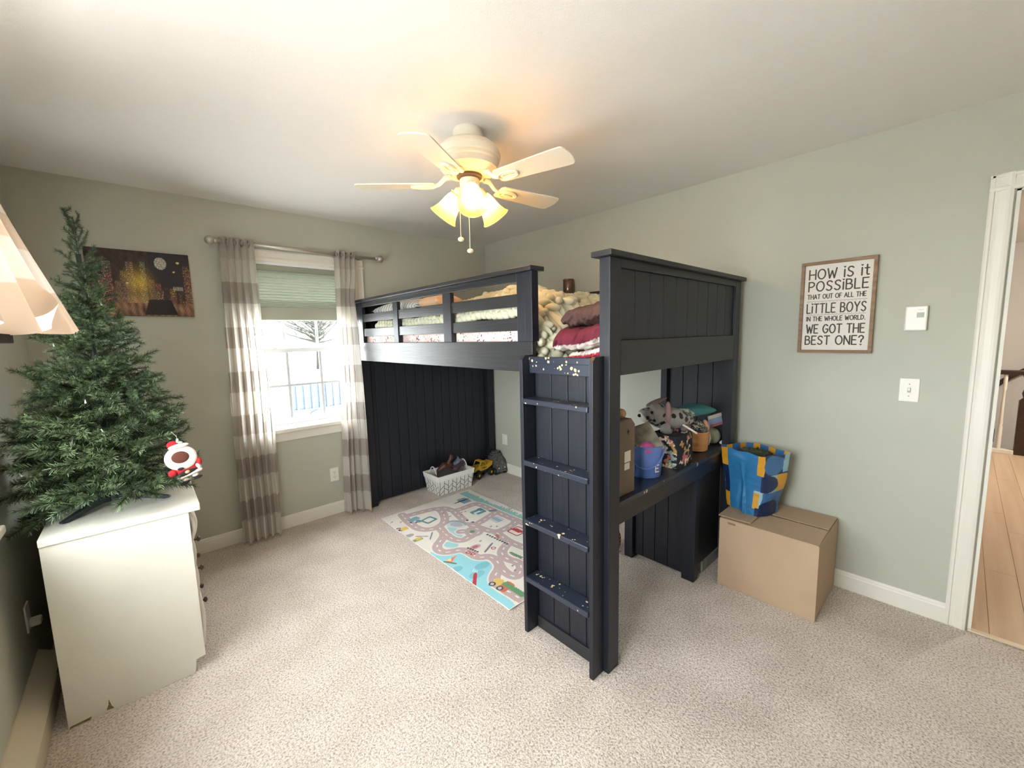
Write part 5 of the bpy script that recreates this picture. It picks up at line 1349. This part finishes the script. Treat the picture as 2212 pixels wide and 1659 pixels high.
# ================================================================== ON THE DESK
DZt = 0.7455
ct = thing('cardboard_carton', 'brown cardboard display panel with two white labels behind the bed post', 'carton', (-1.26, -2.50, DZt))
CARD = mat('grey_brown_cardboard', (122, 104, 88), 0.85, vary=(4, (114, 96, 80)))
MB().prism([(-1.335, 0), (-1.205, 0), (-1.205, .315), (-1.235, .345), (-1.335, .345)], -2.535, -2.475, TR(0, 0, DZt) @ XZ).build('carton', CARD, ct, bevel=0.002)
MB().prism([(-1.262 + r_ * math.cos(a), .288 + r_ * math.sin(a)) for a, r_ in [(i * PI / 8, (.014 if i % 4 == 0 else .006)) for i in range(16)]], -2.5365, -2.535, TR(0, 0, DZt) @ XZ).build('handle_cutout', mat('dark_hole', (30, 26, 24), .9), ct)
for z0, z1, w in ((.150, .200, .044), (.115, .145, .036)): B('label', mat('white_paper', (226, 218, 206), .7), ct, (-1.29, -1.285 + w, -2.5362, -2.5350, DZt + z0, DZt + z1), bevel=0)
bkx, bky = -0.965, -2.452
bu = thing('blue_bucket', 'periwinkle blue plastic bucket on the desk', 'bucket', (bkx, bky, DZt))
BLU = mat('periwinkle_plastic', (100, 128, 196), 0.32)
MB().lathe([(0.074, 0.0), (0.077, 0.004), (0.088, 0.150), (0.092, 0.152), (0.092, 0.163), (0.088, 0.163), (0.086, 0.152), (0.074, 0.01), (0.0, 0.01)], 40, TR(bkx, bky, DZt)).build('pail', BLU, bu, auto=40)
va = math.atan2(CAM.y - bky, CAM.x - bkx)
MB().tube([(bkx + 0.094 * math.cos(va + q), bky + 0.094 * math.sin(va + q), DZt + 0.150 - 0.095 * math.sin((q + 1.57) / 3.14 * PI) ** 1.2 + 0.0) for q in np.linspace(-1.57, 1.57, 25)], 0.0035, 8).build('bail_handle', BLU, bu, smooth=True)
for q, s_ in ((0.75, 'E'), (-0.85, 'L'), (-0.62, 'I')):
    mb = MB()
    a = va + q; Mx = Matrix(((math.sin(a) * -1, 0, math.cos(a), bkx + 0.0815 * math.cos(a)), (math.cos(a), 0, math.sin(a), bky + 0.0815 * math.sin(a)), (0, 1, 0, DZt + 0.035), (0, 0, 0, 1)))
    strokes(mb, s_, -0.010, 0.010 if s_ != 'I' else -0.006, 0, 0.034, 0.006, Mx, 0.003)
    mb.build('lettering', mat('white_print', (232, 232, 236), .5), bu)
o = MB().box(-.060, .060, -.085, .085, -.010, .010, M=TR(bkx + .0, bky + .0, DZt + .185) @ rotz(math.radians(-25)) @ Matrix.Rotation(math.radians(38), 4, 'X') @ Matrix.Rotation(math.radians(-22), 4, 'Y')).build('picture_book', mat('book_cover', (178, 168, 146), .5, vary=(22, (132, 128, 120)), specks=(14, .12, (150, 176, 96))), None, bevel=0.001)
tag(o, 'picture book with animals leaning in the blue bucket', 'book')
o = MB().ell((bkx - .045, bky - .035, DZt + .150), (.034, .034, .034), 18, 12).build('pink_ball', mat('pink_rubber', (206, 92, 150), .4), None, smooth=True); tag(o, 'small pink ball in the blue bucket', 'ball')
# bone print bag
gx, gy = -0.705, -2.462
bb = thing('bone_print_bag', 'black fabric bag printed with cream bones on the desk', 'bag', (gx, gy, DZt))


def bagfn(U, V):
    a = U * 2 * PI - PI * 0.75 + math.radians(0); k = 1 / np.maximum(np.abs(np.cos(a)), np.abs(np.sin(a))) ** 0.75
    rx, ry = .095, .082; bulge = 1 + .05 * np.sin(PI * V) + .02 * wob(U * 6, V * 3, 4)
    return gx + rx * np.cos(a) * k * bulge, gy + ry * np.sin(a) * k * bulge, DZt + .001 + .178 * V + .006 * np.sin(a * 3) * V


def bagcol(U, V, X, Y, Z):
    c = np.zeros((len(U), 3)) + lin((28, 30, 42)); r = np.random.RandomState(12)
    S = U * .62; T_ = V * .18
    for i in range(90):
        s0, t0, an = r.rand() * .62, r.rand() * .18, r.rand() * PI; L0 = .010 + .014 * r.rand(); w = .0035 + .003 * r.rand()
        ds, dt = (S - s0), (T_ - t0); u = ds * math.cos(an) + dt * math.sin(an); v = -ds * math.sin(an) + dt * math.cos(an)
        q = (np.abs(u) < L0) & (np.abs(v) < w)
        for e in (-1, 1): q |= ((u - e * L0) ** 2 + (np.abs(v) - w) ** 2) < (w * 1.25) ** 2
        c[q] = lin([(222, 206, 172), (196, 150, 92), (150, 168, 158), (230, 220, 200), (196, 110, 104)][r.randint(5)])
    return c


surf('bag_body', bagfn, 220, 90, mat('bone_print_fabric', (255, 255, 255), .85, attr='Col'), bb, bagcol, wrap=True)
B('bag_floor', mat('black_felt'), bb, (gx - .09, gx + .09, gy - .078, gy + .078, DZt + .0006, DZt + .003), bevel=0)
B('bag_filling', mat('dark_filling', (52, 50, 54), .9), bb, (gx - .08, gx + .08, gy - .07, gy + .07, DZt + .15, DZt + .16), bevel=0)
# rope basket
rx_, ry_ = -0.352, -2.447
rb = thing('rope_basket', 'tan coiled rope basket on the desk', 'basket', (rx_, ry_, DZt))
TANR = mat('tan_rope', (206, 150, 96), .85, bump=(300, .0008))
pr = [(0.0, 0.002), (0.060, 0.002)]
for i in range(13):
    z0 = .004 + i * .0092; rr0 = .061 + .0115 * (i / 12)
    pr += [(rr0 + .0035, z0 + .0015), (rr0 + .0046, z0 + .0046), (rr0 + .0035, z0 + .0077), (rr0 + .0016, z0 + .0092)]
pr += [(.066, .122), (.056, .012), (0, .012)]
MB().lathe(pr, 44, TR(rx_, ry_, DZt)).build('coils', TANR, rb, smooth=True)
MB().tube([(rx_ + .055, ry_ - .052, DZt + .112), (rx_ + .060, ry_ - .056, DZt + .07), (rx_ + .054, ry_ - .052, DZt + .03)], [.007, .009, .007], 8).build('side_handle', mat('cream_cloth', (230, 218, 196), .9), rb, smooth=True)


def floral(U, V, X, Y, Z):
    c = np.zeros((len(U), 3)) + lin((66, 68, 66)); n = wob(X * 40 + Z * 25, Y * 40 - Z * 30, 9, 6); c[n > .12] = lin((222, 214, 196)); c[n > .55] = lin((196, 182, 160)); c[n < -.75] = lin((120, 116, 96)); return c


PRN = mat('printed_cloth', (255, 255, 255), .9, attr='Col')
tag(heap('floral_cloth', 'crumpled black and cream patterned cloth in the rope basket', (rx_, ry_, DZt + .120), (.066, .064, .062), .3, 51, PRN, 'cloth', floral, .22, 2.4, .5, 110, 70), group='things piled in the rope basket')
o = pillow('peach_plush_ear', 'small peach plush ear standing in the rope basket', (rx_ + .045, ry_ - .04, DZt + .150), .045, .075, .03, 1.3, .1, .5, mat('peach_plush', (214, 160, 130), .95), 'plush toy'); o['group'] = 'things piled in the rope basket'
# spotted plush dog
MP = TR(-0.575, -2.415, 0.965) @ rotz(math.atan2(-0.143, 0.23))          # local +x towards the rump, head at -x
pl = thing('spotted_plush_dog', 'grey plush dog with black spots lying on the bone print bag', 'plush toy', (-0.575, -2.415, 0.92))


def dogfn(U, V):
    th = V * PI; ph = U * 2 * PI; dx, dy, dz = np.cos(th), np.sin(th) * np.cos(ph), np.sin(th) * np.sin(ph)
    x = -.02 + .145 * dx; rad = .060 + .012 * np.cos(3 * dx) + .016 * smooth01(-dx); k = 1 + .03 * wob(dx * 3, ph / 2, 3)
    lx, ly, lz = x, rad * dy * k * .95, rad * dz * k * .9 - .012 * smooth01(dx) + .008
    m = np.array(MP)
    return tuple(m[i, 0] * lx + m[i, 1] * ly + m[i, 2] * lz + m[i, 3] for i in range(3))


def spots(seed, n, rmin=.008, rmax=.016, base_=(168, 160, 156), lightat=None):
    def col(U, V, X, Y, Z):
        c = np.zeros((len(U), 3)) + lin(base_); r = np.random.RandomState(seed); idx = r.randint(0, len(X), n)
        c *= (1 + .08 * wob(X * 30, Y * 30 + Z * 20, 5))[:, None]
        for i in idx:
            a = rmin + (rmax - rmin) * r.rand(); d = (X - X[i]) ** 2 + (Y - Y[i]) ** 2 + ((Z - Z[i]) / (1 + r.rand() * .7)) ** 2; c[d < a * a] = lin((34, 30, 32))
        if lightat is not None:
            p, rad = lightat; d = (X - p[0]) ** 2 + (Y - p[1]) ** 2 + (Z - p[2]) ** 2; c[d < rad * rad] = lin((226, 218, 210))
        return c
    return col


PLSH = mat('spotted_plush', (255, 255, 255), .95, attr='Col', bump=(420, .0012), sheen=.3)
surf('body', dogfn, 110, 90, PLSH, pl, spots(4, 46), wrap=True)
hc = Vector((-0.678, -2.350, 1.008)); toC = (CAM - hc); toC.z = 0; toC.normalize(); sideL = Vector((-toC.y, toC.x, 0)) * -1
imgL = Vector((-(oc - CAM).y, (oc - CAM).x, 0)).normalized()
vdir = (hc - CAM); vdir.z = 0; vdir.normalize(); LFT = Vector((-vdir.y, vdir.x, 0)); TOW = -vdir
nose_dir = (LFT * .86 + TOW * .5 + Vector((0, 0, -.12))).normalized()


def headfn(U, V):
    th = V * PI; ph = U * 2 * PI; d = [np.sin(th) * np.cos(ph), np.sin(th) * np.sin(ph), np.cos(th)]
    dn = sum(d[i] * nose_dir[i] for i in range(3)); k = .068 + .030 * smooth01((dn - .62) / .38)
    k = k * (1 - .10 * smooth01((dn - .3) / .3) * (1 - smooth01((dn - .62) / .3)))
    return hc.x + d[0] * k, hc.y + d[1] * k, hc.z + d[2] * k * (.96 - .1 * smooth01((dn - .6) / .3))


mz = hc + nose_dir * .088 + Vector((0, 0, -.018))
surf('head', headfn, 110, 80, PLSH, pl, spots(9, 34, .006, .012, lightat=(mz, .042)), wrap=True)
MB().ell(hc + nose_dir * .099 + Vector((0, 0, .006)), (.012, .012, .010), 14, 10).build('nose', mat('black_felt'), pl, smooth=True)
e_dir = (nose_dir * .75 + TOW * .55 + Vector((0, 0, .42))).normalized(); MB().ell(hc + e_dir * .068, (.0075, .0075, .0085), 12, 8).build('eye', mat('glossy_black_eye', (14, 12, 14), .1), pl, smooth=True)
PNK = mat('dusty_pink_lining', (176, 140, 138), .9)
ea = MB(); c0 = hc - LFT * .045 + Vector((0, 0, .055)) + TOW * .03
ea.ell(c0 - LFT * .022 + Vector((0, 0, -.040)), (.018, .016, .062), 16, 12).build('ear', PNK, pl, smooth=True)
MB().ell(hc + Vector((0, 0, .068)) - LFT * .004, (.062, .030, .014), 18, 10, Matrix(((-LFT.x, TOW.x, 0), (-LFT.y, TOW.y, 0), (0, 0, 1))).to_4x4() @ Matrix.Rotation(-.42, 4, 'Y')).build('ear', mat('grey_brown_plush', (138, 116, 112), .95), pl, smooth=True)
pw_ = MP @ Vector((-.085, -.055, -.045)); surf('paw', lambda U, V: (pw_.x + .034 * np.sin(V * PI) * np.cos(U * 2 * PI), pw_.y + .034 * np.sin(V * PI) * np.sin(U * 2 * PI), pw_.z + .040 * np.cos(V * PI)), 40, 26, PLSH, pl, spots(3, 4, .007, .010), wrap=True)
pp = MP @ Vector((.03, -.065, -.04)); MB().ell(pp, (.045, .02, .022), 14, 10).build('hind_paw', mat('grey_brown_plush'), pl, smooth=True)
# teal pouch, printed cloth, card, round plush, small pieces
tp = pillow('teal_pouch', 'folded teal fabric pouch on top of the pile', (-0.355, -2.425, 0.992), .25, .13, .065, .10, -.04, math.atan2(-.5, .86) + .1, mat('teal_fabric', (66, 124, 124), .8, bump=(30, .004)), 'pouch')
wp = heap('white_print_cloth', 'white cloth with grey print between the plush dog and teal pouch', (-0.455, -2.405, .980), (.105, .045, .034), math.atan2(-.5, .86), 61, PRN, 'cloth', lambda U, V, X, Y, Z: np.where((wob(X * 22, Y * 22 + Z * 30, 5) > .2)[:, None], np.array(lin((132, 128, 118))), np.array(lin((214, 216, 204)))), .2, 2, .8)
cdp = thing('booklet', 'white and blue booklet standing at the right end of the desk', 'booklet', (-0.15, -2.475, .86))
Mc = TR(-0.150, -2.478, 0.905) @ rotz(math.atan2(-.5, .86)) @ Matrix.Rotation(math.radians(-12), 4, 'Y')
MB().box(-.048, .048, -.004, .004, -.040, .036, M=Mc).build('cover', mat('pale_blue_paper', (166, 182, 214), .6), cdp, bevel=.001)
MB().box(-.048, .048, -.0055, -.0035, .016, .038, M=Mc).build('white_band', mat('white_paper'), cdp); MB().box(-.040, .048, -.0055, -.0035, -.040, -.024, M=Mc).build('red_band', mat('faded_red', (206, 130, 124), .7), cdp)
o = MB().ell((-0.140, -2.462, DZt + .052), (.050, .048, .052), 22, 16).build('round_plush', mat('grey_green_plush', (168, 166, 142), .95, bump=(300, .001)), None, smooth=True); tag(o, 'round grey green plush ball at the right end of the desk', 'plush toy')
o = MB().ell((-0.135, -2.530, DZt + .018), (.030, .016, .015), 14, 10, rotz(-.6)).build('small_white_sock', mat('white_cotton', (224, 216, 206), .95), None, smooth=True); tag(o, 'small white sock beside the round plush', 'sock')
o = MB().box(-.050, .050, -.006, .006, -.005, .005, M=TR(-0.640, -2.535, .938) @ rotz(math.atan2(-.5, .86)) @ Matrix.Rotation(math.radians(32), 4, 'Y')).build('white_tag_strip', mat('white_paper'), None, bevel=.001); tag(o, 'narrow white strip tag lying against the plush dog', 'tag')
o = MB().ell((-1.255, -2.495, DZt + .345 + .020), (.022, .022, .022), 16, 12).build('wooden_peg_head', mat('pale_wood_ball', (222, 176, 140), .6), None, smooth=True); tag(o, 'pale round wooden peg on top of the cardboard carton', 'peg')
gb = thing('grey_toy_case', 'grey boxy toy case standing behind the blue bucket', 'toy case', (-0.72, -2.23, DZt))
B('case', mat('grey_case_plastic', (104, 104, 112), .5), gb, (-.78, -.66, -2.28, -2.18, DZt, DZt + .150), bevel=.006); B('latch', CHR, gb, (-.74, -.70, -2.284, -2.279, DZt + .09, DZt + .13), bevel=.001)
# orange toy on the floor behind the desk
tgz = thing('orange_stuffed_tiger', 'orange and brown striped stuffed toy on the floor under the desk', 'stuffed toy', (-.60, -2.02, 0))


def tgfn(U, V):
    th = V * PI; ph = U * 2 * PI
    return -.60 + .05 * np.sin(th) * np.cos(ph), -2.02 + .05 * np.sin(th) * np.sin(ph), .095 - .094 * np.cos(th) + .0 * U


surf('body', tgfn, 50, 50, mat('tiger_plush', (255, 255, 255), .95, attr='Col'), tgz, lambda U, V, X, Y, Z: np.where((np.sin(Z * 260 + 3 * wob(X * 20, Y * 20, 2)) > .2)[:, None], np.array(lin((196, 120, 60))), np.array(lin((110, 60, 36)))), wrap=True)
MB().ell((-.60, -2.02, .205), (.04, .04, .036), 16, 12).build('head', mat('orange_plush', (200, 130, 70), .95), tgz, smooth=True)

# ================================================================== CARDBOARD BOX AND SHOPPING BAG
KR = mat('kraft_cardboard', (184, 158, 130), .8, vary=(3, (178, 151, 124)), bump=(120, .0004))
box = thing('moving_box', 'large plain cardboard box on the carpet beside the loft bed', 'cardboard box', (-.235, -2.88, 0))
X0, X1, Y0, Y1, ZT = -.462, -.018, -3.112, -2.642, .402
B('side', KR, box, (X0, X0 + .005, Y0, Y1, .001, ZT), bevel=.001); B('side', KR, box, (X1 - .005, X1, Y0, Y1, .001, ZT), bevel=.001)
B('end', KR, box, (X0 + .005, X1 - .005, Y0, Y0 + .005, .001, ZT), bevel=.001); B('end', KR, box, (X0 + .005, X1 - .005, Y1 - .005, Y1, .001, ZT), bevel=.001)
B('bottom', KR, box, (X0 + .005, X1 - .005, Y0 + .005, Y1 - .005, .001, .006), bevel=0)
MB().box(0, .215, Y0 + .004, Y1 - .002, 0, .004, M=TR(X0, 0, ZT) @ Matrix.Rotation(math.radians(-1.2), 4, 'Y')).build('top_flap', KR, box, bevel=.0008)
MB().box(-.215, 0, Y0 + .004, Y1 - .002, 0, .004, M=TR(X1, 0, ZT + .002) @ Matrix.Rotation(math.radians(1.0), 4, 'Y')).build('top_flap', KR, box, bevel=.0008)
MB().box(X0 + .012, X1 - .012, -.17, 0, 0, .004, M=TR(0, Y1 + .012, ZT + .0085) @ Matrix.Rotation(math.radians(-1.0), 4, 'X')).build('end_flap', KR, box, bevel=.0008)
MB().box(X0 + .01, X1 - .01, 0, .15, -.004, 0, M=TR(0, Y0 + .003, ZT - .002) @ Matrix.Rotation(math.radians(-2), 4, 'X')).build('end_flap', KR, box, bevel=.0008)
B('torn_mark', mat('torn_kraft', (140, 114, 90), .9), box, (X0 - .0006, X0, Y1 - .085, Y1 - .045, ZT - .022, ZT - .010), bevel=0)
bx_, by_, bz_ = -.220, -2.735, ZT + .0155
sb = thing('patterned_shopping_bag', 'blue and mustard geometric shopping bag standing on the cardboard box', 'shopping bag', (bx_, by_, bz_))
HB = .36


def sfn(U, V):
    # U around the bag starting at the far corner of the side facing the room
    per = [0, .26, .42, .76, 1.0]
    k = .80 + .20 * V
    hx, hy = .092 * (0.90 + .28 * V), .116 * (0.88 + .32 * V)
    cx_ = np.interp(U, [0, .30, .5, .80, 1], [-hx_ for hx_ in (1, 1, -1, -1, 1)]); cy_ = np.interp(U, [0, .30, .5, .80, 1], [1, -1, -1, 1, 1])
    x = bx_ + cx_ * hx; y = by_ + cy_ * hy + .0
    ins = np.where(U < .30, np.sin(U / .30 * PI), np.where(U < .5, np.sin((U - .3) / .2 * PI), 0))
    crease = .020 * wob(U * 3.2, V * 1.1, 14) * (1 - .6 * V) - .016 * np.exp(-((U - .19 + .05 * V) / .012) ** 2) * (1 - V) + .014 * np.exp(-((U - .13 - .06 * V) / .018) ** 2) * (1 - V) + .004 * np.abs(wob(U * 6, V * 3, 15))
    x = x + np.where(U < .32, -.022 * ins * (1 - V) * 1.0 + crease, 0) + np.where((U >= .32) & (U < .5), 0, 0)
    y = y + np.where((U >= .30) & (U < .52), -.02 * ins * (1 - V) - crease * .8, crease * .3)
    z = bz_ + HB * V + .010 * wob(U * 5, V * 0, 6) * smooth01((V - .8) / .2)
    return x, y, z


BC = {'b': (46, 118, 170), 'm': (214, 156, 44), 'n': (24, 42, 84), 's': (60, 112, 168), 'l': (150, 190, 200)}


def scol(U, V, X, Y, Z):
    c = np.zeros((len(U), 3)) + lin(BC['s'])
    S = np.where(U < .30, U / .30, np.where(U < .5, 1 + (U - .30) / .20, 2 + (U - .5)))
    g = lambda a, b_, d, e: (S >= a) & (S < b_) & (V >= d) & (V < e)
    c[g(0, .18, .70, 1.01)] = lin(BC['m']); c[g(0, .18, .45, .70)] = lin(BC['n']); c[g(0, .18, .25, .45)] = lin(BC['n']); c[g(0, .18, 0, .25)] = lin(BC['m'])
    c[g(.16, .90, -.1, 1.01)] = lin(BC['b'])
    c[g(.88, 1.02, .68, 1.01)] = lin(BC['m']); c[g(.88, 1.02, .42, .68)] = lin(BC['s']); c[g(.84, 1.02, .12, .42)] = lin(BC['l']); c[g(.84, .97, .12, .38)] = lin(BC['m']); c[g(.9, 1.02, 0, .14)] = lin(BC['n'])
    c[g(1.02, 2.0, .68, 1.01)] = lin(BC['n']); q = g(1.02, 2.0, .66, 1.01) & (((S - 1.42) / .42) ** 2 + ((V - .84) / .16) ** 2 < 1); c[q] = lin(BC['s']); c[g(1.78, 2.0, .7, 1.01)] = lin(BC['l'])
    c[g(1.02, 2.0, .40, .68)] = lin(BC['l']); c[g(1.55, 2.0, .40, .68)] = lin(BC['m']); q = g(.98, 2.0, .38, .68) & (((S - 1.15) / .45) ** 2 + ((V - .54) / .14) ** 2 < 1); c[q] = lin(BC['n'])
    c[g(1.02, 2.0, .22, .40)] = lin(BC['s']); c[g(1.02, 2.0, 0, .22)] = lin(BC['s']); q = g(1.0, 2.0, -.1, .26) & (((S - 1.4) / .5) ** 2 + ((V - .1) / .16) ** 2 < 1); c[q] = lin(BC['n'])
    c[S > 2] = lin(BC['s']); q = (S > 2) & (np.sin(S * 60) > .2); c[q] = lin(BC['m'])
    return c


surf('bag_walls', sfn, 260, 120, mat('woven_plastic_bag', (255, 255, 255), .45, attr='Col', bump=(900, .0003)), sb, scol, wrap=True)
sb.rotation_euler = (0, 0, -0.36)
B('bag_base', mat('navy_bag_base', (24, 42, 84), .5), sb, (bx_ - .074, bx_ + .074, by_ - .086, by_ + .086, bz_ + .0005, bz_ + .004), bevel=0)
heap('bag_filling', 'dark green and brown things inside the shopping bag', (bx_, by_, bz_ + .31), (.080, .105, .055), .2, 71, mat('dark_olive_cloth', (74, 78, 58), .9), 'cloth')
